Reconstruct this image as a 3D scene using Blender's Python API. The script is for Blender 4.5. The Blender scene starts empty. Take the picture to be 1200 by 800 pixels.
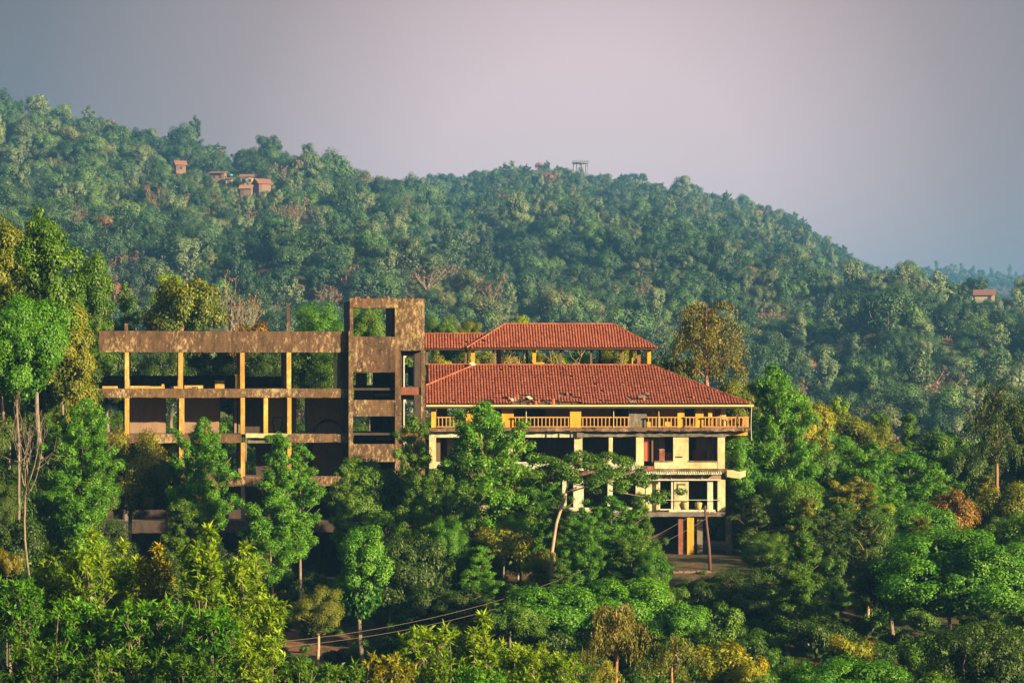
import bpy, math, random
import numpy as np
R = math.radians
rng = np.random.default_rng(7)
random.seed(7)
SC = bpy.context.scene
COL = SC.collection

# ------------------------------------------------------------------ camera
CZ, HOR, S = 30.0, 450.0, 3400.0          # eye height (m), horizon row, pixels per unit slope of the 1200 px photo
cam = bpy.data.cameras.new('camera'); cam_o = bpy.data.objects.new('camera', cam); COL.objects.link(cam_o)
cam_o.location = (0, 0, CZ); cam_o.rotation_euler = (R(90), 0, 0)
cam.sensor_width = 36; cam.lens = 36 * S / 1200; cam.shift_y = (HOR - 400) / 1200
cam.clip_start = 1; cam.clip_end = 20000
SC.camera = cam_o

# ------------------------------------------------------------------ light and sky
SUN_EL, SUN_AZ = 16.0, 124.0              # azimuth clockwise from +Y (north): behind the camera, to the right
sd = (math.sin(R(SUN_AZ)) * math.cos(R(SUN_EL)), math.cos(R(SUN_AZ)) * math.cos(R(SUN_EL)), math.sin(R(SUN_EL)))
sun = bpy.data.lights.new('sun', 'SUN'); sun.energy = 5.0; sun.angle = R(0.6); sun.color = (1.0, 0.80, 0.46)
sun_o = bpy.data.objects.new('sun', sun); COL.objects.link(sun_o)
from mathutils import Vector, Matrix
sun_o.rotation_euler = Vector(sd).to_track_quat('Z', 'Y').to_euler()
W = bpy.data.worlds.new('World'); SC.world = W; W.use_nodes = True
wt = W.node_tree; wt.nodes.clear()
def N(t, typ, **kw):
    n = t.nodes.new(typ)
    for k, v in kw.items():
        if k.startswith('i_'): n.inputs[k[2:].replace('_', ' ')].default_value = v
        else: setattr(n, k, v)
    return n
def math_(t, op, a, b=None, clamp=False):
    n = t.nodes.new('ShaderNodeMath'); n.operation = op; n.use_clamp = clamp
    for i, v in enumerate((a, b)):
        if v is None: continue
        if isinstance(v, (int, float)): n.inputs[i].default_value = v
        else: t.links.new(v, n.inputs[i])
    return n.outputs[0]
def mixc(t, f, a, b, mode='MIX'):
    n = t.nodes.new('ShaderNodeMix'); n.data_type = 'RGBA'; n.blend_type = mode
    for i, v in ((0, f), (6, a), (7, b)):
        if isinstance(v, (int, float)): n.inputs[i].default_value = v
        elif isinstance(v, tuple): n.inputs[i].default_value = (*v, 1) if len(v) == 3 else v
        else: t.links.new(v, n.inputs[i])
    return n.outputs[2]
def ramp(t, fac, stops, interp='LINEAR'):
    n = t.nodes.new('ShaderNodeValToRGB'); cr = n.color_ramp; cr.interpolation = interp
    while len(cr.elements) < len(stops): cr.elements.new(0.5)
    for e, (p, c) in zip(cr.elements, stops):
        e.position = p; e.color = (*c, 1) if len(c) == 3 else c
    t.links.new(fac, n.inputs[0]); return n.outputs[0]
sky = N(wt, 'ShaderNodeTexSky', sky_type='NISHITA', sun_disc=False)
sky.sun_elevation = R(SUN_EL); sky.sun_rotation = R(SUN_AZ); sky.dust_density = 3; sky.air_density = 1
tc = N(wt, 'ShaderNodeTexCoord')
nrm = N(wt, 'ShaderNodeVectorMath', operation='NORMALIZE'); wt.links.new(tc.outputs['Generated'], nrm.inputs[0])
sep = N(wt, 'ShaderNodeSeparateXYZ'); wt.links.new(nrm.outputs[0], sep.inputs[0])
dt = N(wt, 'ShaderNodeVectorMath', operation='DOT_PRODUCT'); wt.links.new(nrm.outputs[0], dt.inputs[0])
v0 = Vector((0.028, 1, 0.055)).normalized(); dt.inputs[1].default_value = v0
ang = math_(wt, 'ARCCOSINE', math_(wt, 'MINIMUM', dt.outputs['Value'], 1.0))
SKY_C, SKY_M, SKY_E = (0.318, 0.243, 0.242), (0.150, 0.112, 0.110), (0.047, 0.044, 0.046)
hz = ramp(wt, math_(wt, 'DIVIDE', ang, R(15)), [(0, SKY_C), (0.22, (0.295, 0.220, 0.222)), (0.5, SKY_M), (0.76, (0.072, 0.064, 0.070)), (1, SKY_E)])
nish = mixc(wt, 1.0, sky.outputs[0], (0.05, 0.05, 0.05), 'MULTIPLY')
el = math_(wt, 'ARCSINE', sep.outputs[2])
f = math_(wt, 'DIVIDE', math_(wt, 'SUBTRACT', R(26), el), R(15), True)
skyc = mixc(wt, f, nish, hz)
bg = N(wt, 'ShaderNodeBackground'); wt.links.new(skyc, bg.inputs[0]); bg.inputs[1].default_value = 1.0
wo = N(wt, 'ShaderNodeOutputWorld'); wt.links.new(bg.outputs[0], wo.inputs[0])
SC.view_settings.view_transform = 'Standard'; SC.view_settings.look = 'None'
SC.view_settings.exposure = 1.58; SC.view_settings.gamma = 1.0
SC.render.engine = 'CYCLES'
SC.cycles.max_bounces = 5; SC.cycles.diffuse_bounces = 2; SC.cycles.transmission_bounces = 4
SC.cycles.volume_bounces = 0; SC.cycles.transparent_max_bounces = 8; SC.cycles.glossy_bounces = 1
SC.cycles.use_denoising = True
SC.cycles.caustics_reflective = False; SC.cycles.caustics_refractive = False
HAZE_DENSITY = 0.00023
HAZE_COLOR = (0.13, 0.37, 0.76)

# ------------------------------------------------------------------ tags
def tag(o, label=None, cat=None, group=None, kind=None):
    if label: o['label'] = label
    if cat: o['category'] = cat
    if group: o['group'] = group
    if kind: o['kind'] = kind
    return o
def empty(name, loc=(0, 0, 0), rz=0.0):
    o = bpy.data.objects.new(name, None); COL.objects.link(o)
    o.location = loc; o.rotation_euler = (0, 0, rz); o.empty_display_size = 0.5
    return o
def link(name, me, mat=None, parent=None, loc=None):
    o = bpy.data.objects.new(name, me)
    COL.objects.link(o)
    if mat is not None:
        if len(me.materials) == 0: me.materials.append(mat)
        elif me.materials[0] != mat:
            o.material_slots[0].link = 'OBJECT'; o.material_slots[0].material = mat
    if parent: o.parent = parent
    if loc: o.location = loc
    return o

# ------------------------------------------------------------------ mesh helper
class MB:
    def __init__(s): s.v = []; s.f = []; s.n = 0; s.t = []
    def add(s, verts, faces, tint=0.5):
        verts = np.asarray(verts, float).reshape(-1, 3)
        s.v.append(verts); s.f.extend([tuple(i + s.n for i in f) for f in faces]); s.n += len(verts)
        s.t.append(np.full(len(verts), tint))
    def box(s, x0, x1, y0, y1, z0, z1, tint=0.5):
        v = [(x0, y0, z0), (x1, y0, z0), (x1, y1, z0), (x0, y1, z0), (x0, y0, z1), (x1, y0, z1), (x1, y1, z1), (x0, y1, z1)]
        s.add(v, [(0, 3, 2, 1), (4, 5, 6, 7), (0, 1, 5, 4), (1, 2, 6, 5), (2, 3, 7, 6), (3, 0, 4, 7)], tint)
    def tube(s, pts, rad, n=6, tint=0.5, cap=True):
        pts = [np.asarray(p, float) for p in pts]; V = []
        for i, p in enumerate(pts):
            d = pts[min(i + 1, len(pts) - 1)] - pts[max(i - 1, 0)]
            d = d / (np.linalg.norm(d) + 1e-9)
            a = np.array([1, 0, 0]) if abs(d[0]) < 0.8 else np.array([0, 1, 0])
            u = np.cross(d, a); u /= np.linalg.norm(u); w = np.cross(d, u)
            r = rad[i] if hasattr(rad, '__len__') else rad
            for k in range(n):
                t = 2 * math.pi * k / n
                V.append(p + r * (math.cos(t) * u + math.sin(t) * w))
        F = []
        for i in range(len(pts) - 1):
            for k in range(n):
                a, b = i * n + k, i * n + (k + 1) % n
                F.append((a, b, b + n, a + n))
        if cap: F.append(tuple(range(n))[::-1]); F.append(tuple((len(pts) - 1) * n + k for k in range(n)))
        s.add(V, F, tint)
    def mesh(s, name, tint=False, smooth=False):
        me = bpy.data.meshes.new(name)
        v = np.concatenate(s.v) if s.v else np.zeros((0, 3))
        me.from_pydata(v.tolist(), [], s.f)
        if tint:
            a = me.attributes.new('tint', 'FLOAT', 'POINT'); a.data.foreach_set('value', np.concatenate(s.t).astype(np.float32))
        if smooth: me.polygons.foreach_set('use_smooth', [True] * len(me.polygons))
        return me
    def obj(s, name, mat, parent=None, **k): return link(name, s.mesh(name, **k), mat, parent)

def quad_mesh(name, Q, tint):
    """Q: (n,4,3) separate quads, tint (n,)"""
    n = len(Q); me = bpy.data.meshes.new(name)
    me.vertices.add(n * 4); me.loops.add(n * 4); me.polygons.add(n)
    me.vertices.foreach_set('co', np.ascontiguousarray(Q, np.float32).ravel())
    me.loops.foreach_set('vertex_index', np.arange(n * 4, dtype=np.int32))
    me.polygons.foreach_set('loop_start', np.arange(n, dtype=np.int32) * 4)
    a = me.attributes.new('tint', 'FLOAT', 'POINT'); a.data.foreach_set('value', np.repeat(tint, 4).astype(np.float32))
    me.update(calc_edges=True)
    return me

# ------------------------------------------------------------------ materials
def newmat(name):
    m = bpy.data.materials.new(name); m.use_nodes = True; t = m.node_tree; t.nodes.clear()
    return m, t
def out(t, sh): o = t.nodes.new('ShaderNodeOutputMaterial'); t.links.new(sh, o.inputs[0]); return o
def objco(t, scale=(1, 1, 1)):
    tc = t.nodes.new('ShaderNodeTexCoord'); mp = t.nodes.new('ShaderNodeMapping'); mp.inputs['Scale'].default_value = scale
    t.links.new(tc.outputs['Object'], mp.inputs[0]); return mp.outputs[0]
def noise(t, co, scale, detail=4, rough=0.6):
    n = t.nodes.new('ShaderNodeTexNoise'); n.inputs['Scale'].default_value = scale; n.inputs['Detail'].default_value = detail
    n.inputs['Roughness'].default_value = rough
    if co is not None: t.links.new(co, n.inputs['Vector'])
    return n.outputs[0]
def principled(t, col, rough=0.8, bump=None, bstr=0.3, bdist=0.05, spec=0.3, metal=0.0):
    p = t.nodes.new('ShaderNodeBsdfPrincipled')
    if isinstance(col, tuple): p.inputs['Base Color'].default_value = (*col, 1)
    else: t.links.new(col, p.inputs['Base Color'])
    p.inputs['Roughness'].default_value = rough; p.inputs['Specular IOR Level'].default_value = spec; p.inputs['Metallic'].default_value = metal
    if bump is not None:
        b = t.nodes.new('ShaderNodeBump'); b.inputs['Strength'].default_value = bstr; b.inputs['Distance'].default_value = bdist
        t.links.new(bump, b.inputs['Height']); t.links.new(b.outputs[0], p.inputs['Normal'])
    return p.outputs[0]

def weathered(name, base, stain, light, streak=0.5, dirt=0.5, base2=None):
    """painted/rendered masonry: base paint, mottled stain patches, soft vertical run-off, irregular bare spots"""
    k = 0.50 if name.startswith(('rust', 'pale_st')) else 0.80
    base, stain, base2 = [c and tuple(x * k for x in c) for c in (base, stain, base2)]; light = tuple(x * .85 for x in light)
    m, t = newmat(name)
    co = objco(t); cs = objco(t, (1, 1, 0.22)); cl = objco(t, (1, 1, 0.45))
    n1 = noise(t, co, 0.45, 6, 0.65); n2 = noise(t, cs, 1.7, 6, 0.72); n3 = noise(t, co, 2.4, 8, 0.75); n4 = noise(t, cl, 4.4, 7, 0.8); n5 = noise(t, co, 0.28, 3, 0.5)
    c = base
    if base2: c = mixc(t, ramp(t, n1, [(0.36, (0, 0, 0)), (0.62, (1, 1, 1))]), base, base2)
    n6 = noise(t, objco(t, (1, 1, 0.20)), 3.8, 8, 0.8)
    fs = ramp(t, math_(t, 'ADD', math_(t, 'MULTIPLY', n2, 0.45), math_(t, 'MULTIPLY', n6, 0.55)), [(0.44, (0, 0, 0)), (0.60, (1, 1, 1))])
    c = mixc(t, math_(t, 'MULTIPLY', fs, min(1.0, 0.3 + streak)), c, stain)
    fd = ramp(t, n3, [(0.56 - 0.1 * dirt, (0, 0, 0)), (0.72, (1, 1, 1))])
    c = mixc(t, math_(t, 'MULTIPLY', fd, 0.9 * dirt), c, tuple(x * 0.45 for x in stain))
    fl = ramp(t, math_(t, 'ADD', n4, math_(t, 'MULTIPLY', math_(t, 'SUBTRACT', n5, 0.5), 0.55)), [(0.53, (0, 0, 0)), (0.66, (1, 1, 1))])
    c = mixc(t, math_(t, 'MULTIPLY', fl, 0.7), c, light)
    out(t, principled(t, c, 0.88, n3, 0.5, 0.04)); return m

def simple(name, col, rough=0.8, var=0.25, scale=3.0, metal=0.0):
    m, t = newmat(name); co = objco(t); n = noise(t, co, scale, 5, 0.7)
    c = mixc(t, n, tuple(x * (1 - var) for x in col), tuple(min(1, x * (1 + var)) for x in col))
    out(t, principled(t, c, rough, n, 0.2, 0.03, metal=metal)); return m

M = {}
M['rust_concrete'] = weathered('rust_concrete_mat', (0.225, 0.115, 0.064), (0.050, 0.030, 0.022), (0.60, 0.42, 0.20), 0.5, 0.75, (0.30, 0.17, 0.090))
M['pale_streaked'] = weathered('pale_streaked_mat', (0.35, 0.20, 0.095), (0.075, 0.043, 0.028), (0.66, 0.50, 0.25), 0.5, 0.75, (0.27, 0.145, 0.072))
M['ochre_column'] = weathered('ochre_column_mat', (0.66, 0.41, 0.075), (0.26, 0.13, 0.045), (0.78, 0.60, 0.22), 0.2, 0.35, (0.50, 0.27, 0.06))
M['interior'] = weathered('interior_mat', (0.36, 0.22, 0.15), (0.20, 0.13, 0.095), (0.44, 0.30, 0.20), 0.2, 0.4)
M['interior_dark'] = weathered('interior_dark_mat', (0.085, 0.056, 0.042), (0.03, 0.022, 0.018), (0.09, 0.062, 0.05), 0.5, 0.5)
M['cream_wall'] = weathered('cream_wall_mat', (0.70, 0.66, 0.36), (0.34, 0.25, 0.13), (0.80, 0.78, 0.52), 0.22, 0.6, (0.60, 0.52, 0.25))
M['yellow_wall'] = weathered('yellow_wall_mat', (0.80, 0.44, 0.030), (0.40, 0.19, 0.035), (0.84, 0.62, 0.17), 0.12, 0.35, (0.66, 0.34, 0.04))
M['white_wall'] = weathered('white_wall_mat', (0.68, 0.69, 0.48), (0.28, 0.22, 0.14), (0.76, 0.77, 0.62), 0.3, 0.7)
M['grimy_edge'] = weathered('grimy_edge_mat', (0.20, 0.125, 0.085), (0.06, 0.042, 0.032), (0.48, 0.34, 0.22), 0.5, 0.8, (0.28, 0.13, 0.085))
M['grey_concrete'] = weathered('grey_concrete_mat', (0.22, 0.185, 0.145), (0.10, 0.075, 0.058), (0.34, 0.28, 0.20), 0.5, 0.5)
M['brick_red'] = weathered('brick_red_mat', (0.30, 0.095, 0.055), (0.15, 0.055, 0.035), (0.40, 0.18, 0.09), 0.4, 0.5)
M['timber'] = simple('old_timber', (0.13, 0.08, 0.05))
M['rail_paint'] = simple('rail_paint', (0.46, 0.25, 0.08), 0.6, 0.4, 6)
M['gutter'] = simple('gutter_paint', (0.58, 0.48, 0.22), 0.5, 0.15)
M['white_frame'] = simple('white_frame', (0.50, 0.46, 0.36), 0.5, 0.15)
M['red_door'] = simple('red_door', (0.50, 0.10, 0.05), 0.5, 0.2)
M['dark_metal'] = simple('dark_metal', (0.05, 0.045, 0.04), 0.5, 0.2, 3, 0.4)
M['pole_wood'] = simple('rusty_pole', (0.13, 0.06, 0.045), 0.8, 0.4, 8)
M['cable'] = simple('cable', (0.16, 0.13, 0.09), 0.6, 0.1)
M['terracotta_pot'] = simple('mossy_pot', (0.40, 0.32, 0.12), 0.8, 0.4, 8)
M['stone'] = simple('field_stone', (0.20, 0.14, 0.10), 0.9, 0.5, 6)
M['teal'] = simple('teal_plastic', (0.08, 0.35, 0.30), 0.4, 0.1)
def tile_mat(name='clay_tile', a=(0.21, 0.050, 0.027), b=(0.375, 0.102, 0.052), c=(0.44, 0.15, 0.08)):
    m, t = newmat(name)
    at = t.nodes.new('ShaderNodeAttribute'); at.attribute_name = 'tint'
    n = noise(t, objco(t), 1.2, 6, 0.75)
    fac = math_(t, 'ADD', math_(t, 'MULTIPLY', at.outputs['Fac'], 0.75), math_(t, 'MULTIPLY', n, 0.35))
    col = ramp(t, fac, [(0.12, a), (0.55, b), (0.95, c)])
    out(t, principled(t, col, 0.75, noise(t, objco(t), 9, 3), 0.3, 0.02)); return m
M['tile'] = tile_mat()
def bark(name, a, b):
    m, t = newmat(name); n = noise(t, objco(t, (3, 3, 0.6)), 2.5, 5, 0.7)
    c = mixc(t, ramp(t, n, [(0.35, (0, 0, 0)), (0.65, (1, 1, 1))]), a, b)
    out(t, principled(t, c, 0.9, n, 0.6, 0.03)); return m
M['bark_red'] = bark('bark_red', (0.20, 0.085, 0.045), (0.42, 0.22, 0.12))
M['bark_grey'] = bark('bark_grey', (0.10, 0.075, 0.055), (0.28, 0.22, 0.17))
M['bark_pale'] = bark('bark_pale', (0.30, 0.17, 0.10), (0.50, 0.36, 0.24))
def leafmat(name, dark, mid, light, trans=0.3, objvar=0.25, rough=0.55):
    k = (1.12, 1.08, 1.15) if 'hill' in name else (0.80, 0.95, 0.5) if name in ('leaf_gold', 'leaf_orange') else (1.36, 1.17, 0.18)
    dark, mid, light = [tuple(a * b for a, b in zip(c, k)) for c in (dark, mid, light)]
    m, t = newmat(name)
    at = t.nodes.new('ShaderNodeAttribute'); at.attribute_name = 'tint'
    oi = t.nodes.new('ShaderNodeObjectInfo')
    fac = math_(t, 'ADD', at.outputs['Fac'], math_(t, 'MULTIPLY', math_(t, 'SUBTRACT', oi.outputs['Random'], 0.5), objvar), True)
    c = ramp(t, fac, [(0.05, dark), (0.5, mid), (0.95, light)])
    d = t.nodes.new('ShaderNodeBsdfDiffuse'); t.links.new(c, d.inputs[0])
    tr = t.nodes.new('ShaderNodeBsdfTranslucent'); t.links.new(c, tr.inputs[0])
    mx = t.nodes.new('ShaderNodeMixShader'); mx.inputs[0].default_value = trans
    t.links.new(d.outputs[0], mx.inputs[1]); t.links.new(tr.outputs[0], mx.inputs[2])
    g = t.nodes.new('ShaderNodeBsdfGlossy'); g.inputs['Roughness'].default_value = rough; g.inputs[0].default_value = (0.9, 0.9, 0.8, 1)
    m2 = t.nodes.new('ShaderNodeMixShader'); m2.inputs[0].default_value = 0.035
    t.links.new(mx.outputs[0], m2.inputs[1]); t.links.new(g.outputs[0], m2.inputs[2])
    out(t, m2.outputs[0]); return m
L = {
 'lime':   leafmat('leaf_lime',   (0.060, 0.150, 0.003), (0.150, 0.300, 0.004), (0.34, 0.45, 0.008), 0.38),
 'bright': leafmat('leaf_bright', (0.018, 0.095, 0.003), (0.056, 0.210, 0.005), (0.140, 0.34, 0.008), 0.35),
 'mid':    leafmat('leaf_mid',    (0.016, 0.058, 0.004), (0.048, 0.140, 0.007), (0.120, 0.24, 0.011), 0.33),
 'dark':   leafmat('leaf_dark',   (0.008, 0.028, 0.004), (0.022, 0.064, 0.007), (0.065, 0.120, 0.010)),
 'olive':  leafmat('leaf_olive',  (0.040, 0.070, 0.003), (0.100, 0.145, 0.005), (0.23, 0.24, 0.008)),
 'yellow': leafmat('leaf_yellow', (0.055, 0.095, 0.003), (0.165, 0.210, 0.004), (0.42, 0.35, 0.008)),
 'gold':   leafmat('leaf_gold',   (0.060, 0.055, 0.005), (0.18, 0.145, 0.007), (0.46, 0.28, 0.012)),
 'orange': leafmat('leaf_orange', (0.11, 0.055, 0.006), (0.30, 0.13, 0.008), (0.52, 0.23, 0.012)),
 'speck':  leafmat('leaf_speckled', (0.010, 0.038, 0.004), (0.038, 0.090, 0.005), (0.36, 0.33, 0.007)),
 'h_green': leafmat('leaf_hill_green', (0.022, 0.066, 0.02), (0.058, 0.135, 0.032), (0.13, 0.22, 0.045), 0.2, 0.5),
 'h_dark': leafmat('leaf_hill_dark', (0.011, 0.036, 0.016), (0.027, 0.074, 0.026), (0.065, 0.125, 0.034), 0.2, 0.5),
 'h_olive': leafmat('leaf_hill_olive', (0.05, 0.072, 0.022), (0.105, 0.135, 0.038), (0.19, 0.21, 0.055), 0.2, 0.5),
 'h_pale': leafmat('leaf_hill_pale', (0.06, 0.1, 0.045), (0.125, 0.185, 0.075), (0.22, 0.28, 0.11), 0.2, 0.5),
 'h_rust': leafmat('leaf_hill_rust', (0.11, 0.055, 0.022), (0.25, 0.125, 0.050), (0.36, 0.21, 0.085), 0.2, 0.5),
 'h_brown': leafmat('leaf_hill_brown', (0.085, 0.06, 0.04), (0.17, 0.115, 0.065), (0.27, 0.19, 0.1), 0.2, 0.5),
}

# ------------------------------------------------------------------ terrain
def fbm(x, y, wl, octv=4, seed=0):
    """cheap smooth noise from sines, about -1..1"""
    r = np.random.default_rng(seed); v = 0; a = 1; tot = 0
    for o in range(octv):
        for k in range(3):
            th = r.uniform(0, math.pi * 2); ph = r.uniform(0, 6.28); f = 2 * math.pi / (wl * r.uniform(0.8, 1.25)) * 2 ** o
            v = v + a * np.sin((x * math.cos(th) + y * math.sin(th)) * f + ph); tot += a * 0.75
        a *= 0.5
    return v / tot * 1.2
TREE_H = 13.0
RIDGES = [  # (crest distance, skyline profile px -> py of the photo)
 (1900, [(-2500, 330), (-600, 170), (0, 165), (300, 215), (440, 224), (480, 215), (500, 212), (520, 205), (545, 207), (560, 200), (600, 194), (660, 190), (700, 203), (730, 204), (760, 207), (790, 214), (820, 220), (850, 228), (880, 236), (910, 246), (930, 254), (950, 266), (980, 289), (1000, 301), (1050, 322), (1100, 338), (1200, 358), (1800, 400), (4000, 420)]),
 (1250, [(-2500, 250), (-600, 90), (0, 115), (60, 124), (100, 131), (150, 149), (200, 154), (240, 166), (270, 173), (300, 169), (350, 172), (380, 181), (410, 191), (440, 201), (470, 211), (500, 228), (560, 262), (620, 298), (680, 338), (740, 380), (800, 425), (860, 452), (1200, 470), (4000, 470)]),
 (930, [(-2500, 470), (600, 470), (700, 445), (780, 420), (860, 395), (950, 360), (1000, 330), (1040, 314), (1060, 312), (1080, 318), (1100, 327), (1150, 337), (1200, 347), (1500, 350), (2500, 380), (4000, 400)]),
 (3400, [(-2500, 330), (900, 330), (1050, 314), (1090, 311), (1130, 314), (1160, 319), (1200, 321), (1400, 318), (1700, 330), (4000, 350)]),
]
BASE = -24.0
def near_h(x, Y):
    z = np.interp(Y, [-400, 0, 60, 100, 140, 175, 192, 218, 240, 280, 320, 420, 600], [-15, -17.5, -20, -20.5, -18.5, -16, -14.2, -14.0, -9, -5.5, -7, -22, -24])
    w = np.interp(Y, [100, 150, 260, 420], [0, 1, 1, 0])
    z = z + w * np.clip((-31 - x) * 0.16, 0, 7) - np.interp(x, [15, 25], [0, 1]) * np.interp(Y, [200, 232, 300, 340], [0, 5.5, 8.5, 8])
    wr = np.interp(Y, [150, 186, 196, 222, 240], [0, 0.6, 1, 1, 0]) * np.interp(x, [-7, -2, 17, 22], [0, 1, 1, 0.4])
    z = z + wr * (-11.9 - z) * np.where(Y < 240, 1, 0) * np.where(z < -11.9, 1, 0)
    return z
def ground_z(x, Y):
    x = np.asarray(x, float); Y = np.asarray(Y, float)
    zn = near_h(x, Y) + fbm(x, Y, 40, 3, 3) * 0.5 * np.interp(Y, [186, 195, 222, 230], [1, 0, 0, 1])
    px = 600 + S * x / np.maximum(Y, 60)
    ks = 0
    acc = np.zeros_like(Y) 
    hs = []
    for i, (Rr, prof) in enumerate(RIDGES):
        py = np.interp(px, [p[0] for p in prof], [p[1] for p in prof])
        zt = (HOR - py) / S * Rr - TREE_H * {1900: .78, 1250: .70, 930: .62, 3400: .4}[Rr]
        t0 = 430 if Rr < 3000 else 2300
        t = (Y - t0) / (Rr - t0)
        up = BASE + (zt - BASE) * np.clip(t, 0, 1) ** (0.92)
        h = np.where(t < 1, up, zt - (t - 1) * (Rr - t0) * 0.30)
        h = np.maximum(h, BASE) 
        h = h + fbm(x + 37 * i, Y, 190, 4, 11 + i) * 7.0 * np.clip(t * 3, 0, 1) * np.clip((1 - t) * 5, 0, 1)
        hs.append(h)
    k = 3.0
    m = np.maximum.reduce(hs)
    hill = m + k * np.log(sum(np.exp((h - m) / k) for h in hs)) - k * math.log(2) * 0.3
    w = np.clip((Y - 380) / 120, 0, 1)
    return CZ + zn * (1 - w) + hill * w
def gz(x, Y): return float(ground_z(np.array([x]), np.array([Y]))[0])

def lines(spec):
    o = [spec[0][0]]
    for a, b, st in spec: o += list(np.linspace(a, b, max(2, int(round((b - a) / st)) + 1))[1:])
    return np.array(o)
xs = lines([(-4500, -1500, 300), (-1500, -500, 40), (-500, -70, 14), (-70, 70, 2.5), (70, 500, 14), (500, 1500, 40), (1500, 4500, 300)])
ys = lines([(-800, 0, 100), (0, 90, 10), (90, 330, 2.5), (330, 2200, 14), (2200, 4000, 40), (4000, 12000, 500)])
X, Yg = np.meshgrid(xs, ys); Z = ground_z(X, Yg)
me = bpy.data.meshes.new('ground')
nx, ny = len(xs), len(ys)
idx = np.arange(nx * ny).reshape(ny, nx)
F = np.stack([idx[:-1, :-1], idx[:-1, 1:], idx[1:, 1:], idx[1:, :-1]], -1).reshape(-1, 4)
me.vertices.add(nx * ny); me.vertices.foreach_set('co', np.stack([X, Yg, Z], -1).astype(np.float32).ravel())
me.loops.add(len(F) * 4); me.loops.foreach_set('vertex_index', F.astype(np.int32).ravel())
me.polygons.add(len(F)); me.polygons.foreach_set('loop_start', np.arange(len(F), dtype=np.int32) * 4)
me.update(calc_edges=True); me.polygons.foreach_set('use_smooth', [True] * len(F))
gm, t = newmat('forest_floor')
co = objco(t); n = noise(t, co, 0.12, 8, 0.7); n2 = noise(t, co, 1.6, 6, 0.7)
c = ramp(t, n, [(0.36, (0.03, 0.040, 0.012)), (0.47, (0.09, 0.055, 0.025)), (0.56, (0.22, 0.085, 0.045))])
c = mixc(t, ramp(t, n2, [(0.46, (0, 0, 0)), (0.58, (1, 1, 1))]), c, (0.045, 0.065, 0.016))
out(t, principled(t, c, 0.95, n2, 0.8, 0.15))
tag(link('ground', me, gm), 'wooded valley floor and hillsides of dark earth', kind='structure')

# ------------------------------------------------------------------ foliage generators
def unit(v): return v / (np.linalg.norm(v, axis=-1, keepdims=True) + 1e-9)
def rdir(n): return unit(rng.normal(size=(n, 3)))
def leafquads(P, Nn, Lg, Wd, tan=None):
    n = len(P); t = rdir(n) if tan is None else tan + rng.normal(size=(n, 3)) * 0.35
    t = unit(t - (t * Nn).sum(1, keepdims=True) * Nn); b = np.cross(Nn, t)
    l = (Lg * rng.uniform(0.6, 1.25, n))[:, None]; w = (Wd * rng.uniform(0.7, 1.25, n))[:, None]
    return np.stack([P - t * l * .5, P + b * w * .5 + Nn * w * .12, P + t * l * .5, P - b * w * .5 + Nn * w * .12], 1)
def clump_leaves(C, Rc, n_each, Lg, Wd, center=None, flat=1.0, droop=0.0, up=0.35, shell=0.45):
    """C (m,3) clump centres, Rc (m,) radii"""
    m = len(C); cnt = np.maximum(6, (n_each * (Rc / Rc.mean()) ** 2)).astype(int)
    ii = np.repeat(np.arange(m), cnt); n = len(ii)
    d = rdir(n); rr = rng.uniform(shell, 1.0, n) ** 0.7 * Rc[ii] * rng.uniform(0.8, 1.12, n)
    P = C[ii] + d * rr[:, None] * np.array([1, 1, flat])
    Nn = d * 0.8 + np.array([0, 0, up]) + rng.normal(size=(n, 3)) * JIT
    if center is not None: Nn = Nn + unit(P - center) * 0.45
    Nn = unit(Nn)
    tan = None
    if droop: tan = d * 0.6 + np.array([0, 0, -droop])
    ct = rng.uniform(0.2, 0.75, m)
    tint = np.clip(ct[ii] * 0.6 + 0.275 + rng.uniform(-TV, TV, n), 0, 1)
    return leafquads(P, Nn, Lg, Wd, tan), tint
def limb(mb, a, b, r0, r1, bend=0.15, n=5, seg=4):
    a = np.asarray(a, float); b = np.asarray(b, float); d = b - a; ln = np.linalg.norm(d)
    off = rng.normal(size=3) * bend * ln * 0.5; off[2] = -abs(off[2]) * 0.6
    pts = [a + d * k / seg + off * math.sin(math.pi * k / seg) for k in range(seg + 1)]
    mb.tube(pts, [r0 + (r1 - r0) * k / seg for k in range(seg + 1)], n)
PROTO = {}; JIT = 0.38; TV = 0.27
def proto(name, Q, tint, mb, H, Wd, cbase=0):
    PROTO[name] = (quad_mesh(name + '_crown', Q, tint), mb.mesh(name + '_trunk', smooth=True), H, Wd)
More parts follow.
